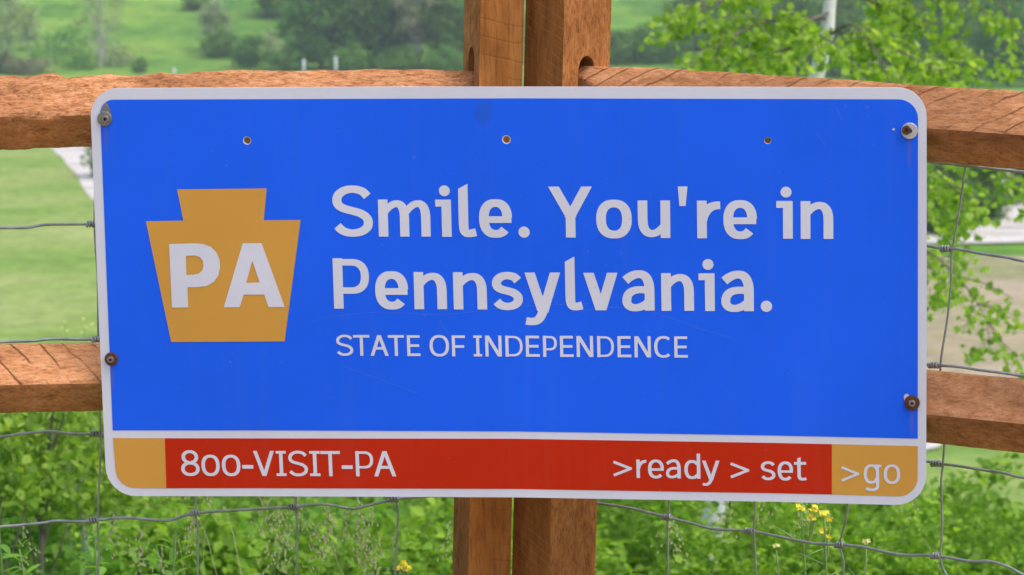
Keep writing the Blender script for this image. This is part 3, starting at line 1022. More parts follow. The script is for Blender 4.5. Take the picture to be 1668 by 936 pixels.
def make_post(parent, npx, front, side, s_front, s_side, mat, arch_px, ztop=2.0):
    """square post with mortises cut in its side face. front/side: plan unit vectors from the near corner"""
    top = at(npx, 60, POST_Y)
    lean = Vector((0.0235, 0.0, 1.0))            # leans a little to the right going up
    base = top - lean * (top.z + 0.5)
    o = Vector(base)
    f, s = Vector((*front, 0)), Vector((*side, 0))
    H = ztop + 0.5

    def P(a, b2, h): return f * a + s * b2 + lean * h
    V, F = [], []
    # side face (a = 0): grid in (b, h) with arched holes
    zt = [at(npx, arch_px, POST_Y).z, at(npx, 540, POST_Y).z]
    holes = []
    c = s_side * 0.50
    wd = s_side * 0.17
    for z in zt:
        h1 = z + 0.5
        poly = [Vector((c - wd, h1 - 0.125)), Vector((c + wd, h1 - 0.125)), Vector((c + wd, h1 - 0.022))]
        for k in range(1, 8):
            a = math.pi * k / 8
            poly.append(Vector((c + wd * math.cos(a), h1 - 0.022 + 0.022 * math.sin(a))))
        poly.append(Vector((c - wd, h1 - 0.022)))
        holes.append(poly)
    NB, NH = 9, 120
    gridp = []
    for i in range(1, NB):
        for j in range(1, NH):
            gridp.append(Vector((s_side * i / NB, H * j / NH)))
    bord = [Vector((0, H * j / NH)) for j in range(NH + 1)] + [Vector((s_side * i / NB, H)) for i in range(1, NB + 1)] + \
           [Vector((s_side, H * j / NH)) for j in reversed(range(NH))] + [Vector((s_side * i / NB, 0)) for i in reversed(range(1, NB))]
    holes = [ccw(hh) for hh in holes]
    bord = ccw(bord)
    vs = bord + [p for hh in holes for p in hh] + gridp
    n0 = len(bord)
    hf = []
    k0 = n0
    for hh in holes:
        hf.append(list(range(k0, k0 + len(hh)))); k0 += len(hh)
    vo, eo, fo, _, _, of = delaunay_2d_cdt(vs, [], [list(range(n0))] + hf, 0, 1e-6)
    for p in vo:
        d = 0.0012 * noise.noise((p.x * 60, p.y * 9, npx)) + 0.0009 * noise.noise((p.x * 150, p.y * 40, npx))
        edge = min(p.x, s_side - p.x)
        if edge < 1e-5: d = 0
        V.append(P(0, p.x, p.y) + f * d)
    for fc, o_ in zip(fo, of):
        if o_ == [0]: F.append(tuple(fc))
    n_side = len(F)
    # mortise walls
    dep = s_front * 0.8
    for hh in holes:
        b0 = len(V)
        m = len(hh)
        for p in hh: V.append(P(0.0002, p.x, p.y))
        for p in hh: V.append(P(dep, p.x, p.y))
        for k in range(m):
            k2 = (k + 1) % m
            F.append((b0 + k, b0 + k2, b0 + m + k2, b0 + m + k))
        F.append(tuple(b0 + m + k for k in range(m)))
    # front, far side, back: displaced grids
    def face(p0, du, L, nrm):
        b0 = len(V)
        for i in range(NB + 1):
            for j in range(NH + 1):
                t = i / NB
                q = p0 + du * (L * t) + lean * (H * j / NH)
                d = 0.0 if i in (0, NB) else 0.0010 * noise.noise((t * 5, H * j / NH * 8, npx + 3)) + 0.0006 * noise.noise((t * 12, H * j / NH * 40, npx))
                V.append(q + nrm * d)
        for i in range(NB):
            for j in range(NH):
                a = b0 + i * (NH + 1) + j
                F.append((a, a + NH + 1, a + NH + 2, a + 1))
    face(Z0, f, s_front, -s)
    face(f * s_front, s, s_side, f)
    face(s * s_side, f, s_front, s)
    F.append(tuple(len(V) + k for k in range(4)))
    V += [P(0, 0, H), P(s_front, 0, H), P(s_front, s_side, H), P(0, s_side, H)]
    me = mesh_data('post', V, F, mat)
    me.materials.append(W_POST_R)
    for k in range(n_side): me.polygons[k].material_index = 1
    ob = link('post', me, parent, Matrix.Translation(o))
    return o, lean


PL, PR = R(21.5), R(53.0)
make_post(fence_l, 782, (math.cos(PL), math.sin(PL)), (-math.sin(PL), math.cos(PL)), 0.0755, 0.0755, W_POST_A, 79)
make_post(fence_r, 918, (-math.cos(PR), math.sin(PR)), (math.sin(PR), math.cos(PR)), 0.1035, 0.098, W_POST_B, 93)

# plan lines of the rail axes (x -> y)
YL_EDGE, YL_POST = 4.875, 5.02          # at the sign's left edge / at the post
YR_EDGE, YR_POST = 4.712, 5.03


def yl(px): return YL_EDGE + (YL_POST - YL_EDGE) * (px - 150) / (768 - 150)
def yr(px): return YR_EDGE + (YR_POST - YR_EDGE) * (1508 - px) / (1508 - 960)


def make_rail(parent, A, B, mat, half, rough, seed, bevel_end, L0=0.0, top_bias=0.0):
    """A: apex of the outer end, B: apex inside the post; diamond section, tapered tenon at B"""
    A, B = Vector(A) - Vector((0, 0, half)), Vector(B) - Vector((0, 0, half))
    d = (B - A)
    L = d.length
    ax = d.normalized()
    fr = Vector((ax.y, -ax.x, 0)).normalized()
    if fr.y > 0: fr = -fr                    # towards the viewer
    up = fr.cross(ax) if fr.cross(ax).z > 0 else ax.cross(fr)
    NS, NA = 44, int(L / 0.006)
    V, F = [], []
    for i in range(NA + 1):
        x = L * i / NA
        e = max(0.0, 1 - (L - x) / 0.16)     # tenon taper
        e = e * e * (3 - 2 * e)
        for k in range(NS):
            t = 4.0 * k / NS                 # 0 front ridge, 1 top, 2 back, 3 bottom
            q = int(t); u = t - q
            hz = half * (1 - 0.78 * e)
            hv = half * (1 - 0.10 * e)
            rz = half * (bevel_end * e)      # the ridge climbs towards the tenon
            cs = [(hz, rz + 0.0), (0, hv), (-hz, rz), (0, -hv)]
            a, b2 = cs[q], cs[(q + 1) % 4]
            c0 = 0.96 if u in (0.0,) else 1.0
            y = (a[0] + (b2[0] - a[0]) * u) * c0
            z = (a[1] + (b2[1] - a[1]) * u) * c0
            p = Vector((x, y, z))
            n1 = noise.noise((x * 6 + seed, y * 14, z * 14 + seed))
            n2 = noise.noise((x * 28, y * 60 + seed, z * 60))
            n3 = noise.noise((x * 110, y * 130, z * 130 + seed))
            if seed == 3.0 and -0.80 < A.x + ax.x * x < -0.50:
                n2 *= 3.2; n3 *= 2.0        # torn fibres where the rail was split
            rk = rough * (0.4 if t >= 2.0 and seed == 3.0 else 1.0)
            dd = rk * (0.9 * n1 + 0.55 * n2 + 0.35 * n3)
            dirv = Vector((y, z)).normalized() if abs(y) + abs(z) > 1e-6 else Vector((0, 1))
            V.append((x, y + dirv.x * dd, z + dirv.y * dd))
    for i in range(NA):
        for k in range(NS):
            k2 = (k + 1) % NS
            F.append((i * NS + k, i * NS + k2, (i + 1) * NS + k2, (i + 1) * NS + k))
    F.append(tuple(range(NS)))
    F.append(tuple(NA * NS + k for k in reversed(range(NS))))
    M = Matrix(((ax.x, fr.x, up.x, A.x), (ax.y, fr.y, up.y, A.y), (ax.z, fr.z, up.z, A.z), (0, 0, 0, 1)))
    me = mesh_data('rail', V, F, mat)
    me.materials.append(W_RAIL_U)
    for k, p in enumerate(me.polygons):
        if k < NA * NS and (k % NS) >= NS // 2 and k % NS < NS: p.material_index = 1
    return link('rail', me, parent, M)


def rail_between(parent, pa_, pb_, fy, xend, mat, half, rough, seed, bev):
    """pa_, pb_: two measured points of the top edge; xend: beyond the frame"""
    a = at(pa_[0], pa_[1], fy(pa_[0])); b2 = at(pb_[0], pb_[1], fy(pb_[0]))
    t = (xend - b2.x) / (a.x - b2.x)
    A = b2 + (a - b2) * t
    B = b2 + (b2 - a).normalized() * 0.03
    return make_rail(parent, A, B, mat, half, rough, seed, bev)


rail_between(fence_l, (0, 121), (766, 107), yl, -2.3, W_RAIL_A, 0.061, 0.0034, 3.0, 0.0)
rail_between(fence_r, (1668, 146), (955, 100), yr, 2.4, W_RAIL_B, 0.0615, 0.0016, 7.0, 0.62)
rail_between(fence_l, (0, 558), (766, 545), yl, -2.3, W_RAIL_C, 0.0585, 0.0018, 11.0, 0.3)
rail_between(fence_r, (1668, 615), (955, 548), yr, 2.4, W_RAIL_D, 0.060, 0.0014, 19.0, 0.3)


# ---- woven wire behind the rails
def wire_part(parent, name, pts, rad):
    V, F = tube(catmull(pts, 5), rad, 8)
    return link(name, mesh_data(name, V, F, M_WIRE, True), parent)


def knot(parent, p, direction, rad):
    direction = direction.normalized()
    up = Vector((0, 0, 1))
    a = direction.cross(up).normalized(); b2 = direction.cross(a)
    pts = []
    turns, L = 3.5, 0.016
    for k in range(int(turns * 10) + 1):
        t = k / (turns * 10)
        an = 2 * math.pi * turns * t
        pts.append(p + direction * (L * (t - 0.5)) + (a * math.cos(an) + b2 * math.sin(an)) * (rad * 1.75))
    V, F = tube(pts, rad * 0.85, 5)
    link('wire_knot', mesh_data('wire_knot', V, F, M_WIRE, True), parent)


OFF = 0.078
def wl(px, py): return at(px, py, yl(px) + OFF)
def wr_(px, py): return at(px, py, yr(px) + OFF)


def hwire(parent, fn, px, knots, rad=0.0024):
    o = wire_part(parent, 'horizontal_wire', [fn(*p) for p in px], rad)
    for (kx_, ky_) in knots:
        p = fn(kx_, ky_)
        knot(o, p, fn(kx_ + 20, ky_) - fn(kx_ - 20, ky_), rad)


hwire(fence_l, wl, [(-700, 250), (-400, 240), (-170, 238), (0, 222), (160, 216), (320, 212), (480, 205), (640, 200), (770, 196)], [])
hwire(fence_l, wl, [(-700, 402), (-420, 392), (-170, 385), (-60, 374), (0, 371), (45, 370.5), (75, 365.5), (150, 364.5), (230, 362), (320, 360), (480, 352), (640, 347), (775, 341)], [(149, 364.5), (-170, 385), (320, 360), (484, 352), (645, 347)])
hwire(fence_l, wl, [(-700, 585), (-420, 578), (-170, 573), (-60, 566), (0, 557), (55, 555), (82, 552), (155, 552.5), (240, 550), (320, 546), (480, 540), (640, 534), (775, 528)], [(158, 552.5), (-170, 573), (320, 546), (484, 540), (645, 534)])
hwire(fence_l, wl, [(-700, 745), (-420, 736), (-170, 727), (-60, 715), (0, 711), (30, 707), (80, 702.5), (115, 706), (158, 706.5), (230, 704), (320, 700), (480, 692), (640, 684), (775, 676)], [(155, 706.5), (-170, 727), (320, 700), (484, 692), (645, 684)])
hwire(fence_l, wl, [(-700, 905), (-420, 890), (-170, 874), (-60, 861), (0, 857.5), (65, 852), (92, 848), (130, 849.5), (155, 847), (205, 843), (262, 847.5), (285, 845), (318, 835.5), (400, 830), (470, 826),
                    (525, 821), (573, 828), (600, 823), (643, 813), (700, 808), (775, 804)], [(152, 847), (318, 836), (477, 825.5), (641, 813), (-170, 874)])
hwire(fence_r, wr_, [(945, 205), (1090, 222), (1230, 235), (1380, 250), (1560, 268), (1668, 280), (1900, 300), (2300, 340)], [])
hwire(fence_r, wr_, [(945, 352), (1090, 362), (1230, 374), (1380, 387), (1500, 399), (1528, 403), (1560, 405.5), (1600, 413), (1640, 419), (1668, 425), (1760, 436), (1900, 455), (2300, 500)], [(1540, 404.5), (1090, 362), (1232, 374), (1386, 387)])
hwire(fence_r, wr_, [(945, 535), (1090, 548), (1230, 562), (1380, 577), (1500, 592), (1524, 594.5), (1560, 597), (1600, 603), (1640, 608), (1700, 617), (1900, 640), (2300, 690)], [(1521, 594.2), (1090, 548), (1232, 562), (1384, 577)])
hwire(fence_r, wr_, [(945, 683), (1090, 697), (1230, 715), (1380, 735), (1490, 748), (1528, 754.5), (1560, 758.5), (1600, 765), (1635, 770), (1668, 778), (1760, 790), (1900, 810), (2300, 860)], [(1525, 754.5), (1090, 697), (1230, 715), (1380, 735)])
hwire(fence_r, wr_, [(945, 817), (982, 820.5), (1025, 827), (1050, 833), (1087, 842), (1130, 853), (1163, 861.5), (1220, 864.5), (1260, 872), (1320, 884), (1365, 887), (1405, 890.5), (1465, 903), (1525, 905), (1580, 914),
                     (1610, 914), (1640, 922), (1690, 944), (1800, 960), (1950, 985), (2300, 1040)], [(1087, 842), (1220, 864.8), (1368, 887.3), (1525, 905.2)])


def vwire(parent, fn, px):
    wire_part(parent, 'vertical_wire', [fn(*p) for p in px], 0.0018)


for xx in (-170, -330, -500):
    vwire(fence_l, wl, [(xx, 235), (xx + 2, 390), (xx - 2, 575), (xx + 3, 730), (xx, 880), (xx, 1020), (xx, 1300)])
vwire(fence_l, wl, [(157, 216), (154, 364), (159, 450), (160, 552), (162, 640), (164, 706), (162, 780), (159, 847), (161, 890), (160, 936), (161, 1100), (160, 1340)])
vwire(fence_l, wl, [(320, 212), (318, 360), (321, 546), (319, 700), (320, 790), (319, 836), (323, 870), (322, 936), (322, 1100), (322, 1330)])
vwire(fence_l, wl, [(484, 205), (484, 352), (483, 540), (485, 692), (483, 790), (482, 826), (485, 870), (483, 936), (484, 1100), (484, 1320)])
vwire(fence_l, wl, [(645, 200), (645, 347), (644, 534), (646, 684), (643, 780), (644, 814), (648, 830), (647, 870), (644, 925), (645, 1100), (645, 1310)])
vwire(fence_r, wr_, [(1576, 258), (1571, 282), (1562, 345), (1553, 396), (1550, 412), (1549, 460), (1543, 520), (1532, 594), (1534, 650), (1538, 715), (1536, 754), (1533, 790), (1535, 850), (1532, 905), (1536, 925), (1545, 960), (1540, 1100), (1540, 1420)])
vwire(fence_r, wr_, [(1395, 250), (1388, 387), (1384, 577), (1382, 735), (1381, 826), (1372, 868), (1368, 887), (1374, 915), (1374, 936), (1374, 1100), (1374, 1390)])
vwire(fence_r, wr_, [(1238, 235), (1234, 374), (1231, 562), (1232, 715), (1230, 822), (1228, 862), (1230, 900), (1231, 936), (1231, 1100), (1231, 1360)])
vwire(fence_r, wr_, [(1095, 222), (1092, 362), (1090, 548), (1091, 697), (1090, 815), (1087, 842), (1088, 880), (1088, 936), (1088, 1100), (1088, 1330)])
for xx in (1720, 1900, 2080):
    vwire(fence_r, wr_, [(xx + 12, 290), (xx + 6, 445), (xx, 640), (xx - 2, 800), (xx, 960), (xx, 1480)])

# ------------------------------------------------------------------ vegetation
RNG = np.random.default_rng(11)


def leaf_cloud(P, size, upbias=0.8, aspect=0.62, fold=0.18, rng=RNG, spread=0.45, droop=0.0):
    """one folded six-point leaf per position -> V, F (quads)"""
    n = len(P)
    nr = rng.normal(size=(n, 3)); nr[:, 2] += upbias
    nr /= np.linalg.norm(nr, axis=1)[:, None]
    t = rng.normal(size=(n, 3)); t[:, 2] -= droop
    t -= nr * np.sum(t * nr, axis=1)[:, None]
    t /= np.linalg.norm(t, axis=1)[:, None]
    b = np.cross(nr, t)
    s = size * (1 + spread * (rng.random(n) - 0.5) * 2)[:, None]
    w = s * aspect * 0.5
    V = np.empty((n, 6, 3))
    V[:, 0] = P
    V[:, 1] = P + t * s * 0.30 + b * w * 0.95 + nr * s * fold
    V[:, 2] = P + t * s * 0.68 + b * w * 0.72 + nr * s * fold
    V[:, 3] = P + t * s
    V[:, 4] = P + t * s * 0.68 - b * w * 0.72 + nr * s * fold
    V[:, 5] = P + t * s * 0.30 - b * w * 0.95 + nr * s * fold
    base = (np.arange(n) * 6)[:, None]
    F = np.concatenate([base + np.array([[0, 3, 2, 1]]), base + np.array([[0, 5, 4, 3]])])
    return V.reshape(-1, 3), F


def copy_tree(o, loc, rz, sc, label=None):
    c = o.copy(); COL.objects.link(c)
    c.location = loc; c.rotation_euler = (0, 0, rz); c.scale = sc
    if label: c['label'] = label
    for ch in [x for x in o.children]:
        d = ch.copy(); COL.objects.link(d); d.parent = c
    return c


# ---- shrubs on the slope just beyond the fence
def make_shrub_meshes(seed, n_clump, per, leaf, mat, clump_r):
    rng = np.random.default_rng(seed)
    C = []
    while len(C) < n_clump:
        p = rng.normal(size=3); p /= np.linalg.norm(p)
        p[2] = abs(p[2])
        r = 0.45 + 0.55 * rng.random() ** 0.5
        C.append(p * r * (1 + 0.25 * rng.normal()) * np.array([0.62, 0.62, 0.98]) + np.array([0, 0, 0.08]))
    C = np.array(C)
    P = np.repeat(C, per, axis=0) + rng.normal(size=(n_clump * per, 3)) * clump_r * np.array([1, 1, 0.6])
    P[:, 2] = np.maximum(P[:, 2], 0.03)
    V, F = leaf_cloud(P, leaf, 1.5, 0.7, 0.12, rng)
    fol = quads_mesh('foliage', V, F, mat)
    V2, F2 = [], []
    pr = random.Random(seed)
    for k in range(12):
        c = Vector(C[int(rng.integers(n_clump))])
        st = Vector((pr.uniform(-.06, .06), pr.uniform(-.06, .06), -0.05))
        mid = st.lerp(c, 0.5) + Vector((pr.uniform(-.05, .05), pr.uniform(-.05, .05), 0.08))
        tube(catmull([st, mid, c], 5), [0.014 * (1 - 0.8 * i / 10) for i in range(11)], 5, V2, F2)
    stems = mesh_data('stem', V2, F2, M_BARK, True)
    return fol, stems


protos = [make_shrub_meshes(21, 60, 55, 0.085, L_SHRUB, 0.11), make_shrub_meshes(22, 80, 60, 0.062, L_SHRUB, 0.10), make_shrub_meshes(23, 50, 60, 0.090, L_WEED, 0.12), make_shrub_meshes(24, 64, 70, 0.046, L_SAPL, 0.085)]
shrub_lib = []


def add_shrub(kind, x, y, h, w, rz, label):
    fol, st = protos[kind]
    root = thing('shrub', label, 'shrub', (x, y, zg(x, y) - 0.03), 'shrubs on the slope beyond the fence')
    a = bpy.data.objects.new('foliage', fol); COL.objects.link(a); a.parent = root
    b2 = bpy.data.objects.new('stem', st); COL.objects.link(b2); b2.parent = root
    root.rotation_euler = (0, 0, rz)
    root.scale = (w, w, h)
    return root


pr = random.Random(5)
row_txt = {11.0: 'nearest row of bushes', 13.5: 'second row of bushes', 17.0: 'third row of bushes', 21.0: 'fourth row of bushes', 26.0: 'farthest row of bushes'}
sizes = ['broad', 'rounded', 'loose', 'fine-leaved', 'dense', 'ragged']
SHR = []
for row, (yb, step, top) in enumerate(((11.0, 210, 862), (13.5, 190, 835), (17.0, 170, 798), (21.0, 160, 758), (26.0, 150, 715))):
    px = -160 + 37 * row
    while px < 1850:
        y = yb + pr.uniform(-0.8, 0.8) * (yb / 12)
        x = (px + pr.uniform(-35, 35) - 834) / FPX * y * 1.01
        tp_ = top + pr.uniform(-22, 22) + (28 if px > 1350 else 0)
        hh = at(px, tp_, y).z - zg(x, y)
        if (px > 1380 and row >= 3) or hh < 0.25:
            px += step; continue
        kind = (1 if px > 950 else 3 if row >= 2 and pr.random() < 0.75 else pr.choice([0, 0, 2, 1]))
        SHR.append((kind, x, y, hh, hh * pr.uniform(0.85, 1.15), pr.uniform(0, 6.28), px, yb))
        px += step
cnt = {}
ORD = ['leftmost', 'second from left', 'third from left', 'fourth from left', 'fifth from left', 'sixth from left', 'seventh from left', 'eighth from left', 'ninth from left',
       'tenth from left', 'eleventh from left', 'twelfth from left', 'thirteenth from left', 'fourteenth from left', 'fifteenth from left', 'sixteenth from left']
for (kind, x, y, hh, w, rz, px, yb) in SHR:
    k = cnt.get(yb, 0); cnt[yb] = k + 1
    add_shrub(kind, x, y, hh, w, rz, f'{sizes[(k * 5 + int(yb)) % 6]} green shrub, {ORD[k]} in the {row_txt[yb]}')


# ---- the trees: trunk, limbs, clumped crown
def make_tree(name, label, cat, loc, h, crown_w, trunk_r, leafmat, barkmat, seed, n_clump=70, per=45, leaf=0.4, base=0.25, shape='round', group=None,
              clump_r=0.5, lean=(0, 0)):
    rng = np.random.default_rng(seed)
    root = thing(name, label, cat, loc, group)
    top = Vector((lean[0], lean[1], h * 0.92))
    tp = catmull([Vector((0, 0, -0.3)), Vector((lean[0] * 0.2 + 0.02 * h * rng.normal(), 0.02 * h * rng.normal(), h * 0.4)), top], 8)
    V, F = tube(tp, [trunk_r * (1 - 0.85 * i / (len(tp) - 1)) for i in range(len(tp))], 8)
    L = Vector(loc)
    o = link('trunk', mesh_data('trunk', V, F, barkmat, True), root, Matrix.Translation(L))
    C = []
    V2, F2 = [], []
    for k in range(n_clump):
        u = rng.random()
        z = base + (1 - base) * u
        if shape == 'round': rr = math.sqrt(max(0.03, 1 - (2 * u - 0.85) ** 2 * 0.85))
        elif shape == 'column': rr = 0.75 * math.sqrt(max(0.05, 1 - (2 * u - 1) ** 2)) + 0.2
        elif shape == 'cone': rr = 1.05 * (1 - u) + 0.12
        else: rr = 0.5 + 0.6 * u
        a = rng.random() * 6.283
        q = rng.random() ** 0.4
        tt = tp[min(len(tp) - 1, int(z * len(tp)))]
        c = Vector((tt.x + math.cos(a) * rr * q * crown_w / 2, tt.y + math.sin(a) * rr * q * crown_w / 2, z * h * (1 + 0.05 * rng.normal())))
        C.append(c)
        if k % 3 == 0:
            zz = max(0.15 * h, c.z - 0.25 * h - 0.05 * h * rng.random())
            s = tp[min(len(tp) - 1, int(zz / (0.92 * h) * len(tp)))]
            mid = s.lerp(c, 0.55) + Vector((0, 0, -0.03 * h))
            br = catmull([s, mid, c], 3)
            tube(br, [trunk_r * 0.38 * (1 - 0.8 * i / (len(br) - 1)) for i in range(len(br))], 5, V2, F2)
    link('branch', mesh_data('branch', V2, F2, barkmat, True), root, Matrix.Translation(L))
    C = np.array([tuple(c) for c in C])
    P = np.repeat(C, per, axis=0) + rng.normal(size=(n_clump * per, 3)) * clump_r * np.array([1, 1, 0.7])
    V3, F3 = leaf_cloud(P, leaf, 0.6, 0.75, 0.12, rng)
    link('crown', quads_mesh('crown', V3, F3, leafmat), root, Matrix.Translation(L))
    return root


def far_tree(name, label, px, py, ph, pw, leafmat, barkmat, seed, **kw):
    """stands where the line of sight (px, py) meets the ground; ph, pw: measured height and width"""
    p = hit(px, py)
    k = (p - CAMP).length / FPX
    h, w = ph * k, pw * k
    return make_tree(name, label, kw.pop('cat', 'tree'), tuple(p), h, w, kw.pop('tr', h * 0.02), leafmat, barkmat, seed, group=kw.pop('group', 'trees on the far hillside'), **kw)


BIG = dict(n_clump=130, per=45, leaf=0.36, clump_r=0.55, base=0.06)
FT = [
    ('silver_tree', 'pale silvery tree at the left edge of the far hill', 16, 116, 130, 82, L_PALE, M_PALEBARK, dict(n_clump=55, per=45, leaf=0.34, clump_r=0.5, base=0.3)),
    ('silver_bush', 'small pale bush beside the silvery tree at far left', 48, 82, 52, 30, L_PALE, M_PALEBARK, dict(n_clump=18, per=40, leaf=0.3, clump_r=0.35, base=0.3)),
    ('budding_tree', 'thin nearly bare tree with pale limbs on the far hill', 163, 112, 165, 76, L_BARE, M_PALEBARK, dict(n_clump=85, per=16, leaf=0.22, clump_r=0.4, base=0.25, tr=0.16)),
    ('silver_tree', 'pale round-topped silvery tree alone on the bright meadow', 350, 82, 74, 46, L_PALE, M_BARK, dict(n_clump=45, per=50, leaf=0.26, clump_r=0.32, base=0.35)),
    ('dark_bush', 'dark bush at the foot of the lone silvery tree', 362, 92, 40, 74, L_FAR, M_BARK, dict(n_clump=50, per=40, leaf=0.3, clump_r=0.3, base=0.05)),
    ('dark_bush', 'low grey-green bush right of the lone silvery tree', 410, 108, 46, 60, L_FARL, M_BARK, dict(n_clump=45, per=40, leaf=0.3, clump_r=0.35, base=0.05)),
    ('dark_bush', 'small dark bush at the top edge above the lone silvery tree', 318, 14, 26, 30, L_FAR, M_BARK, dict(n_clump=30, per=40, leaf=0.3, clump_r=0.3, base=0.05)),
    ('dark_bush', 'low dark bush in the grass beside the nearly bare tree', 128, 112, 20, 56, L_FARL, M_PALEBARK, dict(n_clump=40, per=15, leaf=0.26, clump_r=0.6, base=0.02)),
    ('dark_bush', 'grey-green bush right of the silvery tree at far left', 82, 104, 40, 72, L_FARL, M_PALEBARK, dict(n_clump=40, per=15, leaf=0.26, clump_r=0.6, base=0.02)),
    ('dark_bush', 'dull shrub left of the nearly bare tree', 112, 84, 34, 66, L_FARL, M_PALEBARK, dict(n_clump=40, per=15, leaf=0.26, clump_r=0.6, base=0.02)),
    ('dark_bush', 'pale low shrub at the foot of the nearly bare tree', 182, 108, 30, 70, L_BARE, M_PALEBARK, dict(n_clump=40, per=15, leaf=0.26, clump_r=0.6, base=0.02)),
    ('dark_bush', 'tiny dark bush in the open meadow above the rail', 230, 118, 18, 22, L_FAR, M_BARK, dict(n_clump=16, per=36, leaf=0.24, clump_r=0.2, base=0.05)),
    ('scrub_bush', 'low scrub at the left foot of the light green tree', 470, 116, 34, 60, L_FARL, M_BARK, dict(n_clump=40, per=40, leaf=0.26, clump_r=0.3, base=0.02)),
    ('scrub_bush', 'low scrub in front of the dark blue-green tree', 575, 117, 40, 80, L_FARL, M_BARK, dict(n_clump=50, per=40, leaf=0.26, clump_r=0.3, base=0.02)),
    ('scrub_bush', 'low dark scrub in front of the grey budding tree', 655, 118, 36, 80, L_FAR, M_BARK, dict(n_clump=50, per=40, leaf=0.26, clump_r=0.3, base=0.02)),
    ('scrub_bush', 'low bright scrub beside the left post', 725, 119, 40, 70, L_FARL, M_BARK, dict(n_clump=50, per=40, leaf=0.26, clump_r=0.3, base=0.02)),
    ('scrub_bush', 'grey scrub low in the meadow right of the lone silvery tree', 440, 96, 40, 50, L_PALE, M_BARK, dict(n_clump=36, per=30, leaf=0.26, clump_r=0.35, base=0.02)),
    ('broadleaf_tree', 'dark tree top left of the tree group on the far hill', 456, 26, 70, 66, L_FAR, M_BARK, dict(n_clump=70, per=45, leaf=0.36, clump_r=0.5, base=0.05)),
    ('broadleaf_tree', 'light green round tree at the left of the tree group', 522, 112, 150, 120, L_FARL, M_BARK, BIG),
    ('broadleaf_tree', 'dark blue-green tree in the middle of the tree group', 592, 110, 170, 100, L_FAR, M_BARK, BIG),
    ('broadleaf_tree', 'mid green tree right of the dark blue-green one', 640, 110, 150, 90, L_FARL, M_BARK, BIG),
    ('budding_tree', 'tall grey budding tree with a pale straight trunk in the tree group', 682, 113, 175, 90, L_BARE, M_PALEBARK, dict(n_clump=100, per=24, leaf=0.3, clump_r=0.45, base=0.3, tr=0.26)),
    ('broadleaf_tree', 'dense dark tree close to the left post', 738, 112, 175, 100, L_FAR, M_BARK, BIG),
    ('broadleaf_tree', 'dark tree partly hidden behind the two posts', 812, 112, 170, 100, L_FAR, M_BARK, BIG),
    ('broadleaf_tree', 'shadowy tree behind the light green one of the tree group', 556, 62, 110, 90, L_FAR, M_BARK, BIG),
    ('broadleaf_tree', 'shadowy tree behind the grey budding tree of the tree group', 690, 60, 110, 100, L_FAR, M_BARK, BIG),
    ('broadleaf_tree', 'round dull green tree just right of the posts', 1058, 102, 54, 110, L_FARL, M_BARK, dict(n_clump=110, per=45, leaf=0.34, clump_r=0.45, base=0.06)),
    ('dark_bush', 'dark hedge-like bush right of the posts above the top rail', 1006, 104, 46, 70, L_FAR, M_BARK, dict(n_clump=60, per=40, leaf=0.34, clump_r=0.4, base=0.05)),
    ('broadleaf_tree', 'grey-green tree behind the left branches of the birch', 1128, 80, 90, 90, L_FAR, M_BARK, BIG),
    ('broadleaf_tree', 'dark tree behind the white trunk of the birch', 1290, 118, 150, 120, L_FAR, M_BARK, BIG),
    ('broadleaf_tree', 'dark tree behind the middle of the birch', 1206, 104, 130, 120, L_FAR, M_BARK, BIG),
    ('broadleaf_tree', 'dark tree behind the right branches of the birch', 1385, 122, 150, 120, L_FAR, M_BARK, BIG),
    ('broadleaf_tree', 'dull green tree at the right end of the top rail', 1475, 126, 140, 120, L_FARL, M_BARK, BIG),
    ('broadleaf_tree', 'bluish tree near the upper right corner', 1560, 134, 170, 120, L_FAR, M_BARK, BIG),
    ('broadleaf_tree', 'soft green tree in the upper right corner', 1645, 140, 170, 120, L_FARL, M_BARK, BIG),
]
for i, (nm, lb, px, py, h, w, lm, bm, kw) in enumerate(FT):
    far_tree(nm, lb, px, py, h, w, lm, bm, 100 + i, cat='bush' if 'bush' in nm else 'tree', **kw)
# dry brush at the far left, above the top rail
for i, (px, py) in enumerate(((8, 118), (36, 120), (64, 121))):
    far_tree('dry_bush', ['grey dry brush at the far left just above the top rail', 'grey dry brush second from the left above the top rail', 'grey dry brush third from the left above the top rail'][i],
             px, py, 28 - 4 * i, 52, L_BARE, M_PALEBARK, 160 + i, cat='bush', group='dry brush on the valley floor', n_clump=30, per=30, leaf=0.25, clump_r=0.25, base=0.05)
# small trees in the valley behind the birch, by the gravel road
for i, (nm, lb, px, Y, h, w, lm) in enumerate((
        ('broadleaf_tree', 'dark blue-green tree below the right end of the top rail by the gravel road', 1596, 360, 110, 72, L_FAR),
        ('broadleaf_tree', 'mid green tree beside the sign edge beyond the gravel road', 1530, 382, 120, 90, L_FARL),
        ('broadleaf_tree', 'green tree at the right edge beyond the gravel drive', 1685, 330, 110, 90, L_FARL))):
    far_tree(nm, lb, px, Y, h, w, lm, M_BARK, 200 + i, group='trees beyond the gravel road', n_clump=70, per=45, leaf=0.15, clump_r=0.2, base=0.05)
# hedge at the path bend on the left
far_tree('dark_bush', 'dark green tree where the gravel path meets the sign edge', 180, 290, 90, 62, L_FAR, M_BARK, 230, cat='bush', group='trees beyond the gravel road', n_clump=50, per=45, leaf=0.16, clump_r=0.2, base=0.02)

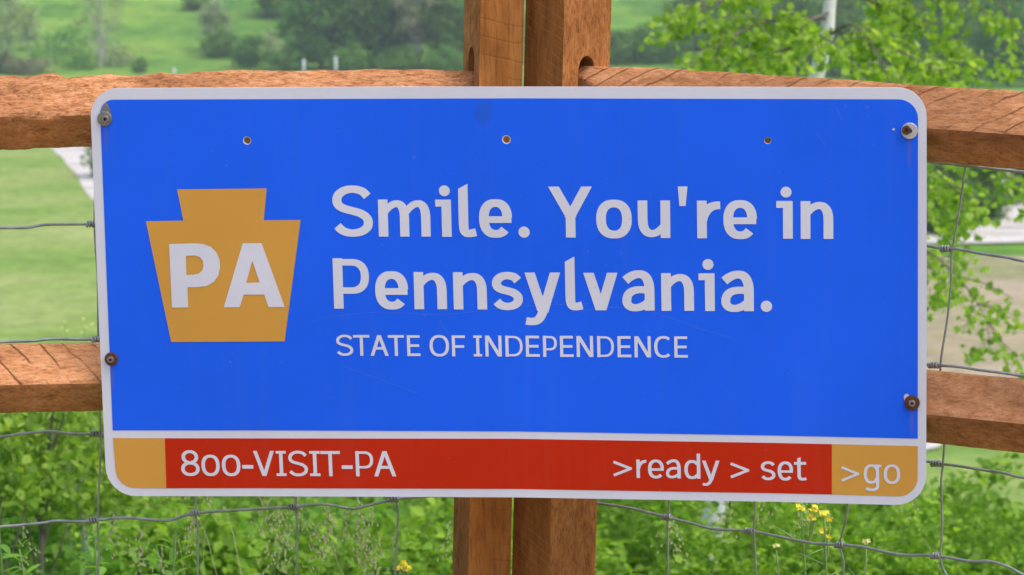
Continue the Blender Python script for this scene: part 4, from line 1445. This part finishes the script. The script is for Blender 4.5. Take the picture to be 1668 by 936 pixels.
# white marker posts in the far meadow
for i, (px, py, hh) in enumerate(((495, 104, 1.55), (547, 99, 1.85), (284, 114, 0.75))):
    p = hit(px, 124)
    V, F = tube([Vector((0, 0, -0.2)), Vector((0, 0, hh * 0.5)), Vector((0, 0, hh - 0.05)), Vector((0, 0, hh))], [0.12, 0.12, 0.12, 0.05], 8)
    o = link('marker_post', mesh_data('marker_post', V, F, M_POSTW, True), None, Matrix.Translation(p))
    tag(o, ['white marker post at the foot of the light green tree', 'taller white marker post right of the light green tree', 'short white marker post in the open meadow'][i], 'post', 'white marker posts in the meadow')

# ---- birch at right, leaning, hanging sprays
BY = 14.0
birch_base = at(1140, 1080, BY)
birch_base.z = zg(birch_base.x, BY) - 0.1
birch = thing('birch_tree', 'white-trunked birch with bright hanging leaves behind the right end of the sign', 'tree', birch_base)


def bp(px, py, dy=0.0): return at(px, py, BY + dy)


tr = catmull([birch_base, bp(1150, 950), bp(1165, 820), bp(1195, 650), bp(1250, 400), bp(1315, 180), bp(1345, 60), bp(1352, 0), bp(1372, -200), bp(1390, -500), bp(1400, -820)], 6)
V, F = tube(tr, [0.062 - 0.047 * i / (len(tr) - 1) for i in range(len(tr))], 10)
link('trunk', mesh_data('trunk', V, F, M_BIRCH, True), birch)
limbs = [
    [(1349, 30), (1270, 30, -.3), (1190, 60, -.5), (1120, 115, -.7)],
    [(1345, 60), (1260, 85, .3), (1180, 100, .5), (1130, 135, .6)],
    [(1352, 0), (1250, -40, -.2), (1180, 0, -.3), (1120, 30, -.4)],
    [(1352, -20), (1440, 10, .2), (1520, 60, .3), (1600, 125, .5)],
    [(1347, 50), (1420, 60, -.4), (1490, 95, -.6), (1560, 135, -.7)],
    [(1355, -60), (1470, -40, .4), (1560, -10, .5), (1640, 55, .6)],
    [(1345, 80), (1300, 60, .5), (1250, 110, .7), (1220, 150, .8)],
    [(1345, 60), (1390, 40, -.5), (1430, 90, -.8), (1450, 140, -.9)],
    [(1300, 240), (1420, 250, -.3), (1520, 280, -.5), (1575, 330, -.6)],
    [(1285, 290), (1430, 320, .3), (1530, 360, .5), (1560, 420, .6)],
    [(1262, 370), (1440, 380, -.2), (1560, 450, -.3), (1650, 600, -.3)],
    [(1262, 370), (1450, 420, .1), (1520, 440, .1), (1550, 480, .2)],
    [(1360, -90), (1560, -60, .3), (1670, 80, .3), (1720, 330, .4)],
    [(1290, 270), (1450, 250, .5), (1600, 270, .8), (1680, 310, .9)],
    [(1315, 180), (1440, 230, .2), (1530, 270, .3), (1570, 320, .3)],
    [(1365, -150), (1280, -200, .5), (1180, -160, .8), (1100, -80, .9)],
    [(1372, -220), (1470, -260, -.5), (1570, -220, -.7), (1640, -130, -.8)],
    [(1380, -350), (1320, -420, .3), (1250, -420, .4), (1200, -360, .5)],
    [(1385, -420), (1440, -500, -.3), (1520, -480, -.4), (1570, -400, -.4)],
    [(1392, -560), (1370, -640, .3), (1340, -640, .4), (1310, -580, .5)],
    [(1350, 20), (1310, 40, -.5), (1345, 62, -.8), (1395, 95, -.9)],
    [(1280, 300), (1180, 330, .4), (1080, 380, .6), (1010, 450, .7)],
    [(1240, 430), (1130, 470, -.4), (1050, 520, -.5), (1000, 600, -.6)],
]
dens = [26, 26, 24, 26, 26, 18, 20, 20, 15, 13, 22, 8, 14, 12, 12, 22, 20, 20, 20, 16, 12, 18, 16]
LP = []
brng = np.random.default_rng(77)
for lm_, dn in zip(limbs, dens):
    pts = catmull([bp(*q) for q in lm_], 6)
    V, F = tube(pts, [0.008 * (1 - 0.85 * i / (len(pts) - 1)) for i in range(len(pts))], 6)
    link('branch', mesh_data('branch', V, F, M_BARK, True), birch)
    n = len(pts)
    Vt, Ft = [], []
    for k in range(dn):
        t = 0.22 + 0.78 * brng.random()
        i = min(n - 2, int(t * (n - 1)))
        s = pts[i]
        dr = Vector((brng.normal() * 0.11, brng.normal() * 0.13, -abs(brng.normal()) * 0.10 + 0.03))
        e = s + dr + (pts[i + 1] - pts[i]).normalized() * 0.10
        tube([s, s.lerp(e, 0.5) + Vector((0, 0, 0.02)), e], [0.003, 0.0022, 0.001], 4, Vt, Ft)
        m_ = int(brng.integers(14, 24))
        for _ in range(m_):
            u = 0.25 + 0.8 * brng.random()
            q = s.lerp(e, u)
            LP.append((q.x + brng.normal() * 0.025, q.y + brng.normal() * 0.03, q.z + brng.normal() * 0.022 - 0.01))
    link('twig', mesh_data('twig', Vt, Ft, M_BARK), birch)
V, F = leaf_cloud(np.array(LP), 0.037, 0.6, 0.95, 0.10, brng, 0.3, 0.6)
fo_ = link('crown', quads_mesh('crown', V, F, L_BIRCH), birch)

# ---- saplings at lower left
for i, (px, Y, tpx, lb) in enumerate(((44, 10.4, 640, 'slim sapling with a dark grey stem below the left rail'), (122, 10.8, 655, 'sapling with a pale crooked stem beside the left fence wire'),
                                      (-30, 10.0, 630, 'leafy sapling at the left edge below the rail'))):
    x = (px - 834) / FPX * Y
    z = zg(x, Y)
    make_tree('sapling', lb, 'sapling', (x, Y, z), at(px, tpx, Y).z - z, 0.42, 0.016, L_SAPL, M_PALEBARK if i == 1 else M_BARK, 300 + i, 30, 40, 0.034, 0.62, 'round', 'saplings below the left rail', 0.05, (0.05 * (1 if i == 0 else -1), 0))


# ---- grass and weeds on the near bank
def grass(name, n, x0, x1, y0, y1, h0, h1, wd, mat, label, seed, heads=False):
    rng = np.random.default_rng(seed)
    X = x0 + (x1 - x0) * rng.random(n); Y = y0 + (y1 - y0) * rng.random(n) ** 1.3
    V, F = [], []
    for k in range(n):
        x, y = X[k], Y[k]
        z = zfun(x, y) - 0.02
        h = h0 + (h1 - h0) * rng.random()
        a = rng.random() * 6.283
        be = (0.15 + 0.45 * rng.random()) * h
        dx, dy = math.cos(a), math.sin(a)
        w = wd * (0.6 + 0.8 * rng.random())
        b0 = len(V)
        for t, ww in ((0, 1.0), (0.4, 0.9), (0.75, 0.6), (1.0, 0.08)):
            px_, py_, pz = x + dx * be * t * t, y + dy * be * t * t, z + h * t * (1 - 0.18 * t)
            V.append((px_ - dy * w * ww, py_ + dx * w * ww, pz)); V.append((px_ + dy * w * ww, py_ - dx * w * ww, pz))
        for q in range(3):
            F.append((b0 + 2 * q, b0 + 2 * q + 1, b0 + 2 * q + 3, b0 + 2 * q + 2))
        if heads:
            top = Vector((x + dx * be, y + dy * be, z + h * 0.82))
            for j in range(22):
                t = j / 22
                c = top + Vector((dx * 0.01 * t, dy * 0.01 * t, 0.085 * t)) + Vector((rng.normal(), rng.normal(), 0)) * 0.014 * (1.1 - t)
                s = 0.0018
                b1 = len(V)
                V += [c + Vector((-s, 0, 0)), c + Vector((s * .4, -s, -1.5 * s)), c + Vector((s, 0, 0)), c + Vector((dx * s * 1.5, s * .5, 3.2 * s))]
                V[b1:b1 + 4] = [tuple(v) for v in V[b1:b1 + 4]]
                F += [(b1, b1 + 1, b1 + 2, b1 + 3)]
    o = link(name, mesh_data(name, V, F, mat))
    return tag(o, label, None, None, 'stuff')


grass('tall_grass', 5000, -2.2, 2.4, 5.3, 8.5, 0.06, 0.17, 0.0025, L_WEED, 'green grass standing on the bank behind the fence', 41)
grass('seed_grass', 46, -0.85, -0.1, 5.3, 6.3, 0.26, 0.46, 0.0006, M_STRAW, 'pale seeding grass below the left half of the sign', 42, True)
grass('seed_grass', 9, 0.15, 1.0, 5.4, 6.3, 0.26, 0.42, 0.0006, M_STRAW, 'sparse seeding grass below the right half of the sign', 43, True)


# ---- broad-leaved weeds at lower left: stem and single leaves
def lance_leaf(L, w, n=6):
    V, F = [], []
    for i in range(n + 1):
        t = i / n
        ww = w * (math.sin(math.pi * min(1, t * 0.92 + 0.06)) ** 0.8) * (0.15 if i == 0 else 1) * (0.05 if i == n else 1)
        z = -0.30 * L * t * t
        V += [(L * t, -ww, z + ww * 0.35), (L * t, 0, z), (L * t, ww, z + ww * 0.35)]
    for i in range(n):
        a = 3 * i
        F += [(a, a + 3, a + 4, a + 1), (a + 1, a + 4, a + 5, a + 2)]
    return V, F


V, F = lance_leaf(0.085, 0.011)
LEAF_ME = mesh_data('leaf', V, F, L_WEED, True)
wr = random.Random(9)
WEEDS = [(14, 5.75, .27), (84, 5.6, .25), (228, 5.5, .36), (262, 5.9, .27), (-40, 5.9, .30), (120, 6.3, .30)]
WL = ['second from the left edge', 'third from the left edge', 'tallest one right of the first upright wire', 'between the first two upright wires', 'outermost at the left edge', 'just left of the first upright wire']
wr = random.Random(9)
for i, (px, Y, h) in enumerate(WEEDS):
    x = (px - 834) / FPX * Y
    z = zg(x, Y)
    root = thing('leafy_weed', f'leafy green weed with narrow leaves, {WL[i]}', 'weed', (x, Y, z), 'leafy weeds below the left end of the sign')
    tip = Vector((wr.uniform(-.05, .05), wr.uniform(-.05, .05), h))
    sp = catmull([Vector((0, 0, -.03)), tip * 0.5 + Vector((0.012, 0, 0)), tip], 5)
    V, F = tube(sp, [0.004 * (1 - 0.6 * k / (len(sp) - 1)) for k in range(len(sp))], 6)
    link('stem', mesh_data('stem', V, F, M_STEM, True), root, Matrix.Translation(Vector((x, Y, z))))
    for k in range(22):
        t = 0.30 + 0.70 * k / 21
        p = sp[min(len(sp) - 1, int(t * (len(sp) - 1)))]
        lf = bpy.data.objects.new('leaf', LEAF_ME)
        COL.objects.link(lf)
        lf.parent = root
        sc = (1.0 - 0.5 * max(0, t - 0.6) / 0.4) * wr.uniform(0.5, 1.1)
        lf.location = p
        lf.rotation_euler = (wr.uniform(-.7, .7), -wr.uniform(0.0, 0.9) - 0.6 * max(0, t - 0.7), k * 2.4 + wr.uniform(-.7, .7))
        lf.scale = (sc, sc * wr.uniform(.55, 1.2), sc)


# ---- yellow flowering plants
def flower_plant(label, px, top_px, Y, heads, mat, group):
    """heads: (px, py) of each cluster of small blossoms"""
    x = (px - 834) / FPX * Y
    z = zg(x, Y)
    base = Vector((x, Y, z))
    root = thing('yellow_flower', label, 'flower', base, group)
    rr = random.Random(int(px * 7 + Y))
    top = at(heads[0][0], heads[0][1] + 6, Y)
    sp = catmull([base, base.lerp(top, 0.5) + Vector((0.012, 0, 0)), top], 6)
    V, F = tube(sp, [0.0032 * (1 - 0.5 * k / (len(sp) - 1)) for k in range(len(sp))], 6)
    for (hx, hy, n) in heads[1:]:
        e = at(hx, hy + 5, Y + rr.uniform(-.02, .02))
        s = base.lerp(top, 0.78)
        tube(catmull([s, s.lerp(e, .5) + Vector((0.004, 0, -.006)), e], 4), 0.0013, 5, V, F)
    for k in range(9):
        s = base.lerp(top, 0.3 + 0.07 * k)
        e = s + Vector((rr.uniform(-.06, .06), rr.uniform(-.05, .05), rr.uniform(.01, .05)))
        tube([s, s.lerp(e, .5), e], [0.0012, 0.0012, 0.0005], 4, V, F)
    link('stem', mesh_data('stem', V, F, M_STEM, True), root)
    for (hx, hy, n) in heads:
        c = at(hx, hy, Y)
        V, F = [], []
        for q in range(n):
            fc = c + Vector((rr.uniform(-1, 1), rr.uniform(-1, 1), rr.uniform(-.6, .6))) * 0.0055
            nrm = Vector((rr.uniform(-.6, .6), rr.uniform(-1, .1), rr.uniform(.2, 1))).normalized()
            a = nrm.orthogonal().normalized(); b2 = nrm.cross(a)
            for p4 in range(4):
                an = p4 * math.pi / 2 + rr.uniform(-.2, .2)
                d = a * math.cos(an) + b2 * math.sin(an)
                e = nrm.cross(d)
                i0 = len(V)
                V += [fc, fc + d * .0026 + e * .002 + nrm * .0006, fc + d * .0050 + nrm * .001, fc + d * .0026 - e * .002 + nrm * .0006]
                F.append((i0, i0 + 1, i0 + 2, i0 + 3))
        link('flower_head', mesh_data('flower_head', V, F, mat), root)


GRP = 'yellow flowers by the fence'
flower_plant('yellow flower with a single head left of the taller pair below the word set', 1320, 827, 5.25, [(1305, 828, 9), (1325, 831, 6), (1321, 841, 8), (1329, 826, 5)], M_PETAL, GRP)
flower_plant('yellow flower with the largest cluster below the word set', 1346, 835, 5.2, [(1343, 837, 12), (1352, 848, 7), (1341, 863, 7), (1349, 873, 3)], M_PETAL, GRP)
flower_plant('short faded yellow flower right of the big cluster', 1395, 880, 5.3, [(1411, 883, 6)], M_PETAL2, GRP)
flower_plant('thin faded flower stalk at the left of the yellow clusters', 1285, 880, 5.3, [(1264, 890, 4)], M_PETAL2, GRP)
flower_plant('low yellow flower beside the left post below the red band', 656, 920, 5.3, [(652, 923, 9), (664, 926, 9), (658, 919, 6)], M_PETAL, GRP)
flower_plant('tall yellow weed seen above the lower left rail', 108, 525, 14.0, [(106, 524, 10), (110, 538, 8), (101, 532, 6)], M_PETAL2, GRP)
flower_plant('tall yellow weed close to the sign edge above the lower left rail', 140, 520, 14.0, [(136, 519, 10), (140, 532, 10), (133, 541, 6), (150, 528, 7)], M_PETAL2, GRP)
flower_plant('tall green-topped weed above the lower left rail at the picture edge', 12, 545, 14.0, [(6, 545, 8), (16, 548, 8)], M_STEM, GRP)

# ------------------------------------------------------------------ haze
HZ = [(-950, -70, -32), (950, 1210, 90)]
hv = [(x, y, z) for x in (HZ[0][0], HZ[1][0]) for y in (HZ[0][1], HZ[1][1]) for z in (HZ[0][2], HZ[1][2])]
hf = [(0, 1, 3, 2), (4, 6, 7, 5), (0, 4, 5, 1), (2, 3, 7, 6), (0, 2, 6, 4), (1, 5, 7, 3)]
hm = bpy.data.materials.new('haze_air')
hm.use_nodes = True
hn = hm.node_tree
hn.nodes.clear()
pvn = hn.nodes.new('ShaderNodeVolumePrincipled')
pvn.inputs['Color'].default_value = (0.86, 0.92, 1.0, 1)
pvn.inputs['Density'].default_value = 0.00045
pvn.inputs['Anisotropy'].default_value = 0.2
ho = hn.nodes.new('ShaderNodeOutputMaterial')
hn.links.new(pvn.outputs[0], ho.inputs['Volume'])
haze = link('haze', mesh_data('haze', hv, hf, hm))
tag(haze, 'thin pale haze over the valley', None, None, 'stuff')
